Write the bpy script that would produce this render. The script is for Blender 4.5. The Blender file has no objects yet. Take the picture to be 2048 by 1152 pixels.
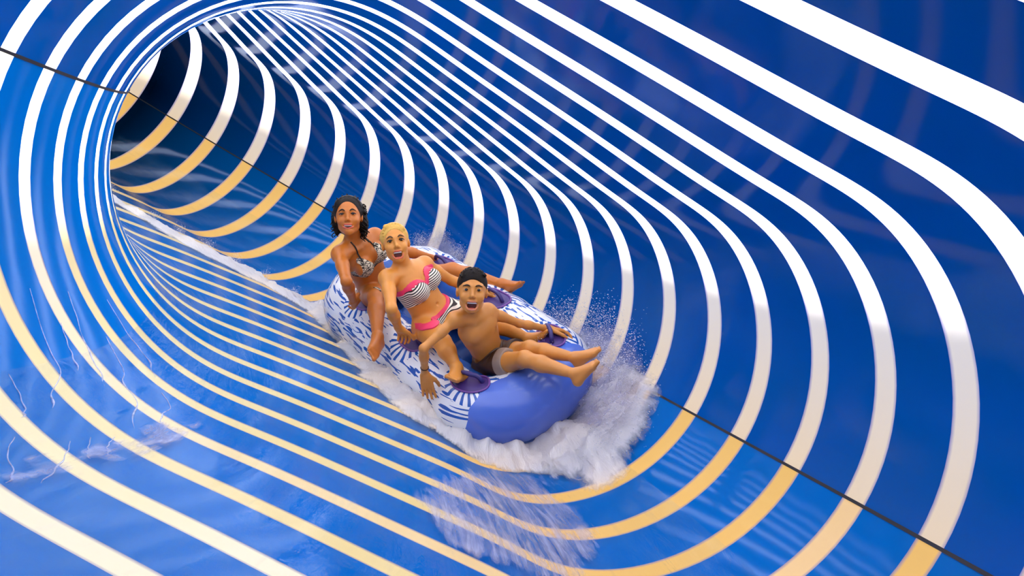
import bpy, math, random
import numpy as np
from mathutils import Vector, Matrix, noise

random.seed(4)
rng = np.random.default_rng(4)
scene = bpy.context.scene
col = scene.collection
PI = math.pi

# ------------------------------------------------------------------ camera, sky, exposure
SC = 0.845                       # metres per tunnel unit
FPX = 1619.397                     # focal length in pixels of the 2048 wide frame
YAW, PITCH, ROLL = 0.483174, 0.088868, 0.490936


def cam_axes():
    cy, sy, cp, sp = math.cos(YAW), math.sin(YAW), math.cos(PITCH), math.sin(PITCH)
    F = Vector((-sy * cp, cy * cp, sp))
    R = Vector((cy, sy, 0))
    U = R.cross(F)
    cr, sr = math.cos(ROLL), math.sin(ROLL)
    return cr * R + sr * U, -sr * R + cr * U, F


CR, CU, CF = cam_axes()
cam_data = bpy.data.cameras.new('camera')
cam = bpy.data.objects.new('camera', cam_data)
col.objects.link(cam)
cam_data.sensor_width = 36.0
cam_data.lens = FPX * 36.0 / 2048.0
cam_data.clip_start = 0.02
cam.matrix_world = Matrix(((CR.x, CU.x, -CF.x, 0), (CR.y, CU.y, -CF.y, 0), (CR.z, CU.z, -CF.z, 0), (0, 0, 0, 1)))
scene.camera = cam

scene.view_settings.view_transform = 'Standard'
scene.view_settings.look = 'None'
scene.view_settings.exposure = 0.0
scene.view_settings.gamma = 1.0
scene.view_settings.use_curve_mapping = False
scene.cycles.max_bounces = 10
scene.cycles.diffuse_bounces = 6
scene.cycles.transparent_max_bounces = 24
scene.cycles.use_denoising = True
scene.cycles.sample_clamp_indirect = 6.0
scene.cycles.caustics_reflective = False
scene.cycles.caustics_refractive = False

world = bpy.data.worlds.new('sky')
scene.world = world
world.use_nodes = True
wn, wl = world.node_tree.nodes, world.node_tree.links
wn.clear()
w_out = wn.new('ShaderNodeOutputWorld')
w_bg = wn.new('ShaderNodeBackground')
w_tc = wn.new('ShaderNodeTexCoord')
w_sep = wn.new('ShaderNodeSeparateXYZ')
w_mr = wn.new('ShaderNodeMapRange')
w_ramp = wn.new('ShaderNodeValToRGB')
w_mr.inputs['From Min'].default_value = -1.0
w_mr.inputs['From Max'].default_value = 1.0
_e = w_ramp.color_ramp.elements
_e[0].position, _e[0].color = 0.44, (0.98, 0.82, 0.56, 1)      # sunlit ground below
_e[1].position, _e[1].color = 1.0, (0.95, 0.98, 1.0, 1)        # bright hazy sky overhead
_n = _e.new(0.54)
_n.color = (0.34, 0.34, 0.50, 1)                               # duller towards the horizon
w_bg.inputs['Strength'].default_value = 1.15
wl.new(w_tc.outputs['Generated'], w_sep.inputs[0])
wl.new(w_sep.outputs['Z'], w_mr.inputs['Value'])
wl.new(w_mr.outputs[0], w_ramp.inputs[0])
wl.new(w_ramp.outputs[0], w_bg.inputs['Color'])
wl.new(w_bg.outputs[0], w_out.inputs[0])

# a soft sun high over the slide
sun_d = bpy.data.lights.new('sun', 'SUN')
sun_d.energy = 36.0
sun_d.angle = 0.05
sun_d.color = (1.0, 0.97, 0.9)
sun = bpy.data.objects.new('sun', sun_d)
col.objects.link(sun)
sun.rotation_euler = (0.42, -0.62, 0.0)
sun.location = (0, 0, 8)


# ------------------------------------------------------------------ helpers
def link(name, me, mat=None, parent=None):
    o = bpy.data.objects.new(name, me)
    col.objects.link(o)
    if mat is not None:
        me.materials.append(mat)
    if parent is not None:
        o.parent = parent
    return o


def mesh_np(name, V, Fq, smooth=True):
    me = bpy.data.meshes.new(name)
    V = np.asarray(V, dtype=np.float32)
    Fq = np.asarray(Fq, dtype=np.int32)
    n, k = Fq.shape
    me.vertices.add(len(V))
    me.vertices.foreach_set('co', V.ravel())
    me.loops.add(n * k)
    me.loops.foreach_set('vertex_index', Fq.ravel())
    me.polygons.add(n)
    me.polygons.foreach_set('loop_start', np.arange(0, n * k, k, dtype=np.int32))
    try:
        me.polygons.foreach_set('loop_total', np.full(n, k, dtype=np.int32))
    except Exception:
        pass
    me.update(calc_edges=True)
    me.validate()
    if smooth:
        me.polygons.foreach_set('use_smooth', np.ones(len(me.polygons), dtype=bool))
    return me


def grid_faces(nu, nv, wrap=False):
    i = np.arange(nu - 1)[:, None]
    j = np.arange(nv if wrap else nv - 1)[None, :]
    j2 = (j + 1) % nv
    a = i * nv + j
    b = i * nv + j2
    c = (i + 1) * nv + j2
    d = (i + 1) * nv + j
    return np.stack([a, b, c, d], -1).reshape(-1, 4)


def tag(o, label=None, cat=None, group=None, kind=None):
    if label:
        o['label'] = label
    if cat:
        o['category'] = cat
    if group:
        o['group'] = group
    if kind:
        o['kind'] = kind
    return o


def empty(name, loc=(0, 0, 0)):
    o = bpy.data.objects.new(name, None)
    col.objects.link(o)
    o.location = loc
    o.empty_display_size = 0.1
    return o


class NT:
    """small helper around a node tree"""
    def __init__(self, name):
        self.m = bpy.data.materials.new(name)
        self.m.use_nodes = True
        self.n = self.m.node_tree.nodes
        self.l = self.m.node_tree.links
        self.n.clear()
        self.out = self.n.new('ShaderNodeOutputMaterial')

    def add(self, t, **kw):
        nd = self.n.new(t)
        for k, v in kw.items():
            if k in nd.inputs:
                self.set(nd.inputs[k], v)
            else:
                setattr(nd, k, v)
        return nd

    def set(self, sock, v):
        if hasattr(v, 'is_output') or isinstance(v, bpy.types.NodeSocket):
            self.l.new(v, sock)
        else:
            sock.default_value = v

    def math(self, op, a, b=0.0, c=0.0, clamp=False):
        nd = self.n.new('ShaderNodeMath')
        nd.operation = op
        nd.use_clamp = clamp
        for s, v in zip(nd.inputs, (a, b, c)):
            self.set(s, v)
        return nd.outputs[0]

    def mix(self, f, a, b):
        nd = self.n.new('ShaderNodeMix')
        nd.data_type = 'RGBA'
        self.set(nd.inputs['Factor'], f)
        self.set(nd.inputs['A'], a)
        self.set(nd.inputs['B'], b)
        return nd.outputs['Result']

    def mixs(self, f, a, b):
        nd = self.n.new('ShaderNodeMixShader')
        self.set(nd.inputs[0], f)
        self.l.new(a, nd.inputs[1])
        self.l.new(b, nd.inputs[2])
        return nd.outputs[0]

    def ramp(self, f, stops):
        nd = self.n.new('ShaderNodeValToRGB')
        self.set(nd.inputs[0], f)
        e = nd.color_ramp.elements
        while len(e) < len(stops):
            e.new(0.5)
        for el, (p, c) in zip(e, stops):
            el.position = p
            el.color = c if len(c) == 4 else (*c, 1)
        return nd.outputs[0]

    def noise(self, scale, detail=2.0, rough=0.5, vec=None, dist=0.0):
        nd = self.n.new('ShaderNodeTexNoise')
        nd.inputs['Scale'].default_value = scale
        nd.inputs['Detail'].default_value = detail
        nd.inputs['Roughness'].default_value = rough
        nd.inputs['Distortion'].default_value = dist
        if vec is not None:
            self.l.new(vec, nd.inputs['Vector'])
        return nd.outputs['Fac']

    def bump(self, h, strength=0.3, dist=0.01):
        nd = self.n.new('ShaderNodeBump')
        nd.inputs['Strength'].default_value = strength
        nd.inputs['Distance'].default_value = dist
        self.l.new(h, nd.inputs['Height'])
        return nd.outputs[0]

    def uvmap(self, sx=1, sy=1, sz=1):
        u = self.n.new('ShaderNodeTexCoord')
        m = self.n.new('ShaderNodeMapping')
        m.inputs['Scale'].default_value = (sx, sy, sz)
        self.l.new(u.outputs['UV'], m.inputs[0])
        return m.outputs[0]

    def obj(self, sx=1, sy=1, sz=1):
        u = self.n.new('ShaderNodeTexCoord')
        m = self.n.new('ShaderNodeMapping')
        m.inputs['Scale'].default_value = (sx, sy, sz)
        self.l.new(u.outputs['Object'], m.inputs[0])
        return m.outputs[0]

    def done(self, sh):
        self.l.new(sh, self.out.inputs[0])
        return self.m


def principled(name, color, rough=0.5, spec=0.5, bump=None, **kw):
    t = NT(name)
    b = t.add('ShaderNodeBsdfPrincipled')
    t.set(b.inputs['Base Color'], color if not isinstance(color, tuple) else (*color[:3], 1))
    b.inputs['Roughness'].default_value = rough
    b.inputs['Specular IOR Level'].default_value = spec
    for k, v in kw.items():
        b.inputs[k.replace('_', ' ')].default_value = v
    return t.done(b.outputs[0])


def srgb(r, g, b):
    f = lambda c: (c / 255 / 12.92) if c / 255 <= 0.04045 else ((c / 255 + 0.055) / 1.055) ** 2.4
    return (f(r), f(g), f(b), 1.0)


# ------------------------------------------------------------------ the tunnel's shape
T = dict(x0=-0.642290, z0=-0.057738, s0=1.382003, d=0.333568, k0=0.237120, k1=0.000909, q0=0.086287, q1=-0.000862, A=1.300000, B=0.943602, a3=0.079572, a5=0.047229, e2=-0.065382, e3=0.033288, b3=0.203473, b5=0.035448, g2=-0.021776, g3=-0.009841)



def section(th):
    c, s = np.cos, np.sin
    X = T['A'] * (c(th) + T['a3'] * c(3 * th) + T['a5'] * c(5 * th)) + T['e2'] * (c(2 * th) - 1) + T['e3'] * s(2 * th)
    Z = T['B'] * (s(th) + T['b3'] * s(3 * th) + T['b5'] * s(5 * th)) + T['g2'] * s(2 * th) + T['g3'] * (c(2 * th) - 1)
    return X, Z


def tube_grid(s, th, inset=0.0):
    """points of the tunnel wall; s along it (units), th round it; inset in metres toward the inside"""
    s = np.atleast_1d(np.asarray(s, float))
    th = np.atleast_1d(np.asarray(th, float))
    n = 240
    u = np.linspace(0, 1, n + 1)[None, :] * s[:, None]
    a = T['k0'] * u + T['k1'] * u ** 2
    w = np.ones(n + 1)
    w[0] = w[-1] = .5
    ds = s / n
    x = -(np.sin(a) * w).sum(1) * ds
    y = (np.cos(a) * w).sum(1) * ds
    z = T['q0'] * s + T['q1'] * s * s
    ang = T['k0'] * s + T['k1'] * s ** 2
    X, Z = section(th)
    if inset is not None and np.any(inset):
        X1, Z1 = section(th + 1e-3)
        dx, dz = X1 - X, Z1 - Z
        L = np.hypot(dx, dz)
        nx, nz = -dz / L, dx / L          # inward (ccw curve)
        ins = np.asarray(inset, float) / SC
        if ins.ndim == 2:
            X = X[None] + nx[None] * ins
            Z = Z[None] + nz[None] * ins
        else:
            X = (X + nx * ins)[None]
            Z = (Z + nz * ins)[None]
    else:
        X = X[None]
        Z = Z[None]
    sl = T['q0'] + 2 * T['q1'] * s
    Y = -sl[:, None] * Z
    ca, sa = np.cos(ang)[:, None], np.sin(ang)[:, None]
    wx = x[:, None] + T['x0'] + X * ca - Y * sa
    wy = y[:, None] + X * sa + Y * ca
    wz = z[:, None] + T['z0'] + Z
    return np.stack([wx, wy, wz + 0 * wx], -1) * SC


def tube_patch(name, s, th, mat, parent=None, inset=0.0, flip=False):
    P = tube_grid(s, th, inset)
    nu, nv = len(s), len(th)
    F = grid_faces(nu, nv)
    if flip:
        F = F[:, ::-1]
    me = mesh_np(name, P.reshape(-1, 3), F)
    uv = me.uv_layers.new(name='uv')
    vi = np.zeros(len(me.loops), dtype=np.int32)
    me.loops.foreach_get('vertex_index', vi)
    # u: metres along, v: metres round
    thm = np.asarray(th, float)
    Xs, Zs = section(thm)
    arc = np.concatenate([[0], np.cumsum(np.hypot(np.diff(Xs), np.diff(Zs)))]) * SC
    U = np.repeat(np.asarray(s, float) * SC, nv)
    Vv = np.tile(arc + thm[0], nu)
    uv.data.foreach_set('uv', np.stack([U[vi], Vv[vi]], -1).astype(np.float32).ravel())
    return link(name, me, mat, parent)


def at(px, py, depth):
    """a point of space seen at that place of the photograph, depth metres along the view axis"""
    return depth * (CF + CR * ((px - 1024) / FPX) - CU * ((py - 576) / FPX))


# ------------------------------------------------------------------ materials of the tunnel
def shell_material(name, c1, c2, ctr):
    t = NT(name)
    uv = t.uvmap(1, 1, 1)
    n1 = t.noise(1.2, 3, 0.55, uv)
    base = t.mix(n1, c1, c2)
    sp = t.add('ShaderNodeSeparateXYZ')
    t.l.new(uv, sp.inputs[0])
    far = t.math('DIVIDE', t.math('SUBTRACT', sp.outputs[0], 5.4), 1.6, clamp=True)   # base colour fades to near-black along the distant lengths
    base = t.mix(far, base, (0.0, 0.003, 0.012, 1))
    w1 = t.noise(3.0, 2, 0.5, t.uvmap(0.7, 1.6, 1))
    nb = t.bump(w1, 0.14, 0.006)
    df = t.add('ShaderNodeBsdfDiffuse')
    t.l.new(base, df.inputs['Color'])
    gl = t.add('ShaderNodeBsdfGlossy')
    gl.inputs['Color'].default_value = (0.62, 0.74, 1.0, 1)
    gl.inputs['Roughness'].default_value = 0.075
    t.l.new(nb, gl.inputs['Normal'])
    lw = t.add('ShaderNodeLayerWeight')
    lw.inputs['Blend'].default_value = 0.5
    fac = t.math('ADD', 0.030, t.math('MULTIPLY', t.math('POWER', lw.outputs['Facing'], 5.0), 0.22))
    body = t.mixs(fac, df.outputs[0], gl.outputs[0])
    tr = t.add('ShaderNodeBsdfTranslucent')
    tr.inputs['Color'].default_value = ctr
    return t.done(t.mixs(0.08, body, tr.outputs[0]))


def band_material(name, stops, dcol):
    """translucent resin; its tint changes round the ring (v of the uv map, metres)"""
    t = NT(name)
    u = t.add('ShaderNodeTexCoord')
    sp = t.add('ShaderNodeSeparateXYZ')
    t.l.new(u.outputs['UV'], sp.inputs[0])
    v = t.math('DIVIDE', sp.outputs[1], 7.0)
    nz = t.noise(0.9, 2, 0.5, t.uvmap(1, 1, 1))
    v = t.math('ADD', v, t.math('MULTIPLY', t.math('SUBTRACT', nz, 0.5), 0.05))
    c = t.ramp(v, [(p / 7.0, q) for p, q in stops])
    # the resin thins into the blue gelcoat along both edges of a band
    ph = t.math('FRACT', t.math('ADD', t.math('DIVIDE', t.math('SUBTRACT', t.math('DIVIDE', sp.outputs[0], SC), T['s0']), T['d']), 100.5))
    dist = t.math('MULTIPLY', t.math('ABSOLUTE', t.math('SUBTRACT', ph, 0.5)), T['d'])
    edge = t.math('DIVIDE', t.math('SUBTRACT', 0.15 * T['d'] + 0.004, dist), 0.018, clamp=True)
    c = t.mix(edge, (0.26, 0.27, 0.72, 1), c)
    tr = t.add('ShaderNodeBsdfTranslucent')
    t.l.new(c, tr.inputs['Color'])
    b = t.add('ShaderNodeBsdfPrincipled')
    t.l.new(t.mix(edge, (0.02, 0.06, 0.35, 1), dcol), b.inputs['Base Color'])
    b.inputs['Roughness'].default_value = 0.14
    b.inputs['Specular IOR Level'].default_value = 0.3
    return t.done(t.mixs(0.8, b.outputs[0], tr.outputs[0]))


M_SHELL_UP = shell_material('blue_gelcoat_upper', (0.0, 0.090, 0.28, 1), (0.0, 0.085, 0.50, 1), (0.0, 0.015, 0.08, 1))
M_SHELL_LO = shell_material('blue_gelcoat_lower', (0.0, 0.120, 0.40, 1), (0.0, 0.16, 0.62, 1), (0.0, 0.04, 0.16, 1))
M_BAND_UP = band_material('white_translucent_band', [(0.0, (0.95, 0.80, 0.58)), (0.45, (0.93, 0.88, 0.85)), (0.8, (0.93, 0.93, 0.98)), (3.3, (0.95, 0.96, 0.98))], (0.8, 0.8, 0.82, 1))
M_BAND_LO = band_material('amber_translucent_band', [(3.1, (0.97, 0.88, 0.62)), (4.0, (0.98, 0.96, 0.80)), (4.9, (0.96, 0.84, 0.56)), (5.5, (0.98, 0.62, 0.16))], (0.85, 0.7, 0.4, 1))
WH = (1.0, 1.0, 0.99)
M_BAND_13 = band_material('patched_band', [(3.1, WH), (3.7, WH), (4.1, (0.98, 0.9, 0.66)), (5.5, (0.98, 0.66, 0.22))], (1.0, 1.0, 0.97, 1))
M_BAND_15 = band_material('half_white_band', [(3.6, (0.98, 0.93, 0.7)), (4.35, (0.98, 0.93, 0.7)), (4.6, WH), (6.0, WH)], (1.0, 1.0, 0.97, 1))
M_BAND_16 = band_material('white_lower_band', [(3.1, WH), (6.0, WH)], (1.0, 1.0, 0.98, 1))
M_SEAM = principled('black_seam_gap', (0.002, 0.003, 0.01), 0.5)  # near-black line where the two halves meet

# ------------------------------------------------------------------ the tunnel
TH_R, TH_L = 0.005, 3.14
BW = 0.15 * T['d']              # half width of a band, units
RING = list(range(-6, 19))
s_ring = {i: T['s0'] + T['d'] * (16 - i) for i in RING}
S_MIN, S_MAX = s_ring[18] - 5.0, s_ring[-6] + 8.0

edges = [S_MIN]
for i in sorted(RING, key=lambda k: s_ring[k]):
    edges += [s_ring[i] - BW, s_ring[i] + BW]
edges.append(S_MAX)
TH_UP = np.linspace(TH_R, TH_L, 97)
TH_LO = np.linspace(TH_L, TH_R + 2 * PI, 97)


def half(name, ths, band_mat, shell_mat, special={}):
    Vs, Fs, UVs, off = [], [], [], 0
    Xs, Zs = section(ths)
    arc = np.concatenate([[0], np.cumsum(np.hypot(np.diff(Xs), np.diff(Zs)))]) * SC + ths[0]
    for k in range(0, len(edges) - 1, 2):
        a, b = edges[k], edges[k + 1]
        n = max(3, int((b - a) / 0.08) + 2)
        s = np.linspace(a, b, n)
        P = tube_grid(s, ths)
        Vs.append(P.reshape(-1, 3))
        Fs.append(grid_faces(n, len(ths)) + off)
        UVs.append(np.stack([np.repeat(s * SC, len(ths)), np.tile(arc, n)], -1))
        off += n * len(ths)
    me = mesh_np(name, np.concatenate(Vs), np.concatenate(Fs))
    UVa = np.concatenate(UVs)
    vi = np.zeros(len(me.loops), dtype=np.int32)
    me.loops.foreach_get('vertex_index', vi)
    me.uv_layers.new(name='uv').data.foreach_set('uv', UVa[vi].astype(np.float32).ravel())
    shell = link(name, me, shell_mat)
    tag(shell, kind='structure')
    for i in RING:
        s = np.linspace(s_ring[i] - BW - 0.004, s_ring[i] + BW + 0.004, 5)
        tube_patch('translucent_band', s, ths, special.get(i, band_mat), shell, inset=-0.0008)
    return shell


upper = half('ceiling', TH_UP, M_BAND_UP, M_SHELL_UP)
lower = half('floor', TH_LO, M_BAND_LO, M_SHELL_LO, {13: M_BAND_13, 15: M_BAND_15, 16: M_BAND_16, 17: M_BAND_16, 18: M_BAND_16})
tag(upper, 'upper half of blue slide tunnel crossed by glowing white bands', kind='structure')
tag(lower, 'lower half of blue slide tunnel crossed by amber glowing bands', kind='structure')
s_long = np.linspace(S_MIN, S_MAX, 220)
for k, (thc, w) in enumerate(((TH_R, 0.0035), (TH_L, 0.003))):
    o = tube_patch('trim_%d' % (k + 1), s_long, np.linspace(thc - w, thc + w, 3), M_SEAM, inset=0.003)
    tag(o, ['black joint line along the outer wall of the tunnel', 'black joint line along the inner wall of the tunnel'][k], kind='structure')

# ------------------------------------------------------------------ people: one smooth skin grown from a distance field
def V3(v):
    return np.array([v[0], v[1], v[2]], float)


def nrm(v):
    v = np.asarray(v, float)
    return v / (np.linalg.norm(v) + 1e-12)


class Field:
    """smooth union of tapered capsules and ellipsoids, turned into one continuous mesh"""
    def __init__(self, voxel):
        self.p = []
        self.h = voxel

    def cone(self, a, b, ra, rb, k=0.02, op=1):
        self.p.append(('c', V3(a), V3(b), ra, rb, k, op))

    def ball(self, c, r, k=0.015, op=1):
        self.p.append(('c', V3(c), V3(c) + 1e-5, r, r, k, op))

    def ell(self, c, axes, radii, k=0.02, op=1):
        self.p.append(('e', V3(c), np.array([nrm(a) for a in axes]), np.array(radii, float), k, op))

    def box(self, q):
        if q[0] == 'c':
            r = max(q[3], q[4])
            return np.minimum(q[1], q[2]) - r, np.maximum(q[1], q[2]) + r
        r = np.sqrt(((q[2] * q[3][:, None]) ** 2).sum(0))
        return q[1] - r, q[1] + r

    def build(self):
        h = self.h
        pos = [q for q in self.p if q[-1] > 0]
        lo = np.min([self.box(q)[0] for q in pos], 0) - 0.02
        hi = np.max([self.box(q)[1] for q in pos], 0) + 0.02
        n = np.ceil((hi - lo) / h).astype(int) + 1
        f = np.full(n, 0.1, np.float32)
        for q in self.p:
            k = q[-2]
            a, b = self.box(q)
            m = k + 3 * h + 0.004
            i0 = np.maximum(0, np.floor((a - m - lo) / h).astype(int))
            i1 = np.minimum(n, np.ceil((b + m - lo) / h).astype(int) + 1)
            if np.any(i1 <= i0):
                continue
            X = (lo[0] + h * np.arange(i0[0], i1[0], dtype=np.float32))[:, None, None].astype(np.float32)
            Y = (lo[1] + h * np.arange(i0[1], i1[1], dtype=np.float32))[None, :, None].astype(np.float32)
            Z = (lo[2] + h * np.arange(i0[2], i1[2], dtype=np.float32))[None, None, :].astype(np.float32)
            if q[0] == 'c':
                A, B, ra, rb = q[1], q[2], q[3], q[4]
                d = B - A
                L2 = max(float(d @ d), 1e-12)
                t = ((X - A[0]) * d[0] + (Y - A[1]) * d[1] + (Z - A[2]) * d[2]) / L2
                # shift the parameter so the surface is a true round cone for small tapers
                t = np.clip(t, 0, 1)
                D = np.sqrt((X - A[0] - t * d[0]) ** 2 + (Y - A[1] - t * d[1]) ** 2 + (Z - A[2] - t * d[2]) ** 2) - (ra + (rb - ra) * t)
            else:
                C, M, R = q[1], q[2], q[3]
                dx, dy, dz = X - C[0], Y - C[1], Z - C[2]
                l = [(dx * M[i][0] + dy * M[i][1] + dz * M[i][2]) / R[i] for i in range(3)]
                k0 = np.sqrt(l[0] ** 2 + l[1] ** 2 + l[2] ** 2)
                k1 = np.sqrt((l[0] / R[0]) ** 2 + (l[1] / R[1]) ** 2 + (l[2] / R[2]) ** 2) + 1e-9
                D = k0 * (k0 - 1.0) / k1
            s = (slice(i0[0], i1[0]), slice(i0[1], i1[1]), slice(i0[2], i1[2]))
            g = f[s]
            if q[-1] > 0:
                hh = np.maximum(k - np.abs(g - D), 0.0) / max(k, 1e-6)
                f[s] = np.minimum(g, D) - hh * hh * k * 0.25
            else:
                D = -D
                hh = np.maximum(k - np.abs(g - D), 0.0) / max(k, 1e-6)
                f[s] = np.maximum(g, D) + hh * hh * k * 0.25
        return self.nets(f, lo)

    def nets(self, f, lo):
        h = self.h
        ins = f < 0
        nx, ny, nz = f.shape
        c = np.zeros((nx - 1, ny - 1, nz - 1), np.uint8)
        for i in (0, 1):
            for j in (0, 1):
                for k in (0, 1):
                    c += ins[i:nx - 1 + i, j:ny - 1 + j, k:nz - 1 + k]
        act = (c > 0) & (c < 8)
        idx = np.argwhere(act)
        vid = np.full(act.shape, -1, np.int32)
        vid[act] = np.arange(len(idx), dtype=np.int32)
        P = np.zeros((len(idx), 3))
        W = np.zeros(len(idx))
        cor = {}
        for i in (0, 1):
            for j in (0, 1):
                for k in (0, 1):
                    cor[i, j, k] = f[idx[:, 0] + i, idx[:, 1] + j, idx[:, 2] + k]
        for a, va in cor.items():
            for ax in range(3):
                if a[ax] == 0:
                    b = list(a)
                    b[ax] = 1
                    vb = cor[tuple(b)]
                    m = (va < 0) != (vb < 0)
                    t = np.where(m, va / np.where(m, va - vb, 1), 0)
                    pt = np.tile(np.array(a, float), (len(idx), 1))
                    pt[:, ax] += t
                    P[m] += pt[m]
                    W[m] += 1
        P = lo + h * (idx + P / W[:, None])
        quads = []
        for ax in range(3):
            s0 = [slice(None)] * 3
            s1 = [slice(None)] * 3
            s0[ax] = slice(0, -1)
            s1[ax] = slice(1, None)
            x = ins[tuple(s0)] != ins[tuple(s1)]
            e = np.argwhere(x)
            o1, o2 = [(1, 2), (2, 0), (0, 1)][ax]
            ok = (e[:, o1] > 0) & (e[:, o2] > 0) & (e[:, o1] < f.shape[o1] - 1) & (e[:, o2] < f.shape[o2] - 1)
            e = e[ok]
            def g(d1, d2):
                q = e.copy()
                q[:, o1] -= d1
                q[:, o2] -= d2
                return vid[q[:, 0], q[:, 1], q[:, 2]]
            q = np.stack([g(1, 1), g(0, 1), g(0, 0), g(1, 0)], -1)
            fl = ~ins[e[:, 0], e[:, 1], e[:, 2]]
            q[fl] = q[fl][:, ::-1]
            quads.append(q)
        return P, np.concatenate(quads)


def relax(P, Q, n=2, lam=0.5):
    for _ in range(n):
        S = np.zeros_like(P)
        C = np.zeros(len(P))
        for a in range(4):
            b = (a + 1) % 4
            np.add.at(S, Q[:, a], P[Q[:, b]])
            np.add.at(C, Q[:, a], 1)
        P = P * (1 - lam) + lam * S / np.maximum(C, 1)[:, None]
    return P


def normals(P, Q):
    fn = np.cross(P[Q[:, 2]] - P[Q[:, 0]], P[Q[:, 3]] - P[Q[:, 1]])
    N = np.zeros_like(P)
    for a in range(4):
        np.add.at(N, Q[:, a], fn)
    return N / (np.linalg.norm(N, axis=1)[:, None] + 1e-12)


def clip_cloth(name, P, Q, N, g, off, mat, parent, origin, uvf=None):
    """the piece of a skin where g >= 0, lifted off it, cut cleanly along g = 0, with a turned-in edge"""
    tri = np.concatenate([Q[:, [0, 1, 2]], Q[:, [0, 2, 3]]])
    gg = g[tri]
    pos = gg >= 0
    cnt = pos.sum(1)
    verts = []
    faces = []
    vmap = {}

    def vert(i):
        if ('v', i) not in vmap:
            vmap['v', i] = len(verts)
            verts.append(P[i] + N[i] * off)
        return vmap['v', i]

    def cut(i, j):
        key = ('e', min(i, j), max(i, j))
        if key not in vmap:
            t = g[i] / (g[i] - g[j])
            vmap[key] = len(verts)
            verts.append((P[i] + N[i] * off) * (1 - t) + (P[j] + N[j] * off) * t)
            low = len(verts)
            verts.append((P[i] - N[i] * 0.001) * (1 - t) + (P[j] - N[j] * 0.001) * t)
            vmap[key, 'l'] = low
        return vmap[key]

    for tr, c, ps in zip(tri[cnt > 0], cnt[cnt > 0], pos[cnt > 0]):
        a, b, d = int(tr[0]), int(tr[1]), int(tr[2])
        if c == 3:
            faces.append((vert(a), vert(b), vert(d)))
            continue
        r = [a, b, d]
        if c == 1:
            k = int(np.argmax(ps))
            i, j, l = r[k], r[(k + 1) % 3], r[(k + 2) % 3]
            e1, e2 = cut(i, j), cut(i, l)
            faces.append((vert(i), e1, e2))
            x1, x2 = e1 + 1, e2 + 1
            faces.append((e2, e1, x1))
            faces.append((e2, x1, x2))
        else:
            k = int(np.argmin(ps))
            i, j, l = r[k], r[(k + 1) % 3], r[(k + 2) % 3]
            e1, e2 = cut(i, j), cut(i, l)
            faces.append((e1, vert(j), vert(l)))
            faces.append((e1, vert(l), e2))
            x1, x2 = e1 + 1, e2 + 1
            faces.append((e1, e2, x2))
            faces.append((e1, x2, x1))
    if not faces:
        return None
    Vv = np.array(verts) - origin
    me = mesh_np(name, Vv, np.array(faces))
    if uvf is not None:
        UV = uvf(Vv + origin)
        vi = np.zeros(len(me.loops), dtype=np.int32)
        me.loops.foreach_get('vertex_index', vi)
        me.uv_layers.new(name='uv').data.foreach_set('uv', UV[vi].astype(np.float32).ravel())
    return link(name, me, mat, parent)


def tube_mesh(points, radii, seg=8, closed=False):
    """a swept tube through points; returns V, F"""
    P = np.array([V3(p) for p in points])
    n = len(P)
    R = np.full(n, radii) if np.isscalar(radii) else np.asarray(radii, float)
    T_ = np.gradient(P, axis=0)
    if closed:
        T_ = np.roll(P, -1, 0) - np.roll(P, 1, 0)
    T_ /= np.linalg.norm(T_, axis=1)[:, None] + 1e-12
    up = np.array([0, 0, 1.0]) if abs(T_[0][2]) < 0.9 else np.array([1.0, 0, 0])
    Vv = []
    nrm0 = np.cross(T_[0], up)
    for i in range(n):
        nrm0 = nrm0 - (nrm0 @ T_[i]) * T_[i]
        nrm0 /= np.linalg.norm(nrm0) + 1e-12
        b = np.cross(T_[i], nrm0)
        a = np.linspace(0, 2 * PI, seg, endpoint=False)
        Vv.append(P[i] + R[i] * (np.cos(a)[:, None] * nrm0 + np.sin(a)[:, None] * b))
    Vv = np.concatenate(Vv)
    F = grid_faces(n, seg, wrap=True)
    if closed:
        j = np.arange(seg)
        F = np.concatenate([F, np.stack([(n - 1) * seg + j, (n - 1) * seg + (j + 1) % seg, (j + 1) % seg, j], -1)])
    else:
        c0, c1 = len(Vv), len(Vv) + 1
        Vv = np.concatenate([Vv, [P[0] - T_[0] * R[0] * .5], [P[-1] + T_[-1] * R[-1] * .5]])
        j = np.arange(seg)
        F = np.concatenate([F, np.stack([j, np.full(seg, c0), np.full(seg, c0), (j + 1) % seg], -1)[:, [0, 1, 1, 3]]]) if False else F
        capA = [(int((k + 1) % seg), int(k), c0, c0) for k in j]
        capB = [((n - 1) * seg + int(k), (n - 1) * seg + int((k + 1) % seg), c1, c1) for k in j]
        tri = np.array([(a, b, c) for a, b, c, _ in capA + capB])
        return Vv, F, tri
    return Vv, F, None


def mesh_mixed(name, parts, origin=(0, 0, 0)):
    """parts: list of (V, quads, tris)"""
    Vs, faces, off = [], [], 0
    for Vv, F, Tr in parts:
        Vs.append(Vv)
        if F is not None:
            faces += [tuple(int(x) + off for x in q) for q in F]
        if Tr is not None:
            faces += [tuple(int(x) + off for x in q) for q in Tr]
        off += len(Vv)
    me = bpy.data.meshes.new(name)
    me.from_pydata((np.concatenate(Vs) - np.asarray(origin)).tolist(), [], faces)
    me.polygons.foreach_set('use_smooth', [True] * len(me.polygons))
    me.update()
    return me


def tube_obj(name, pts, r, mat, parent, origin=(0, 0, 0), seg=8):
    o = link(name, mesh_mixed(name, [tube_mesh(pts, r, seg)], origin), mat, parent)
    return o


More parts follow.
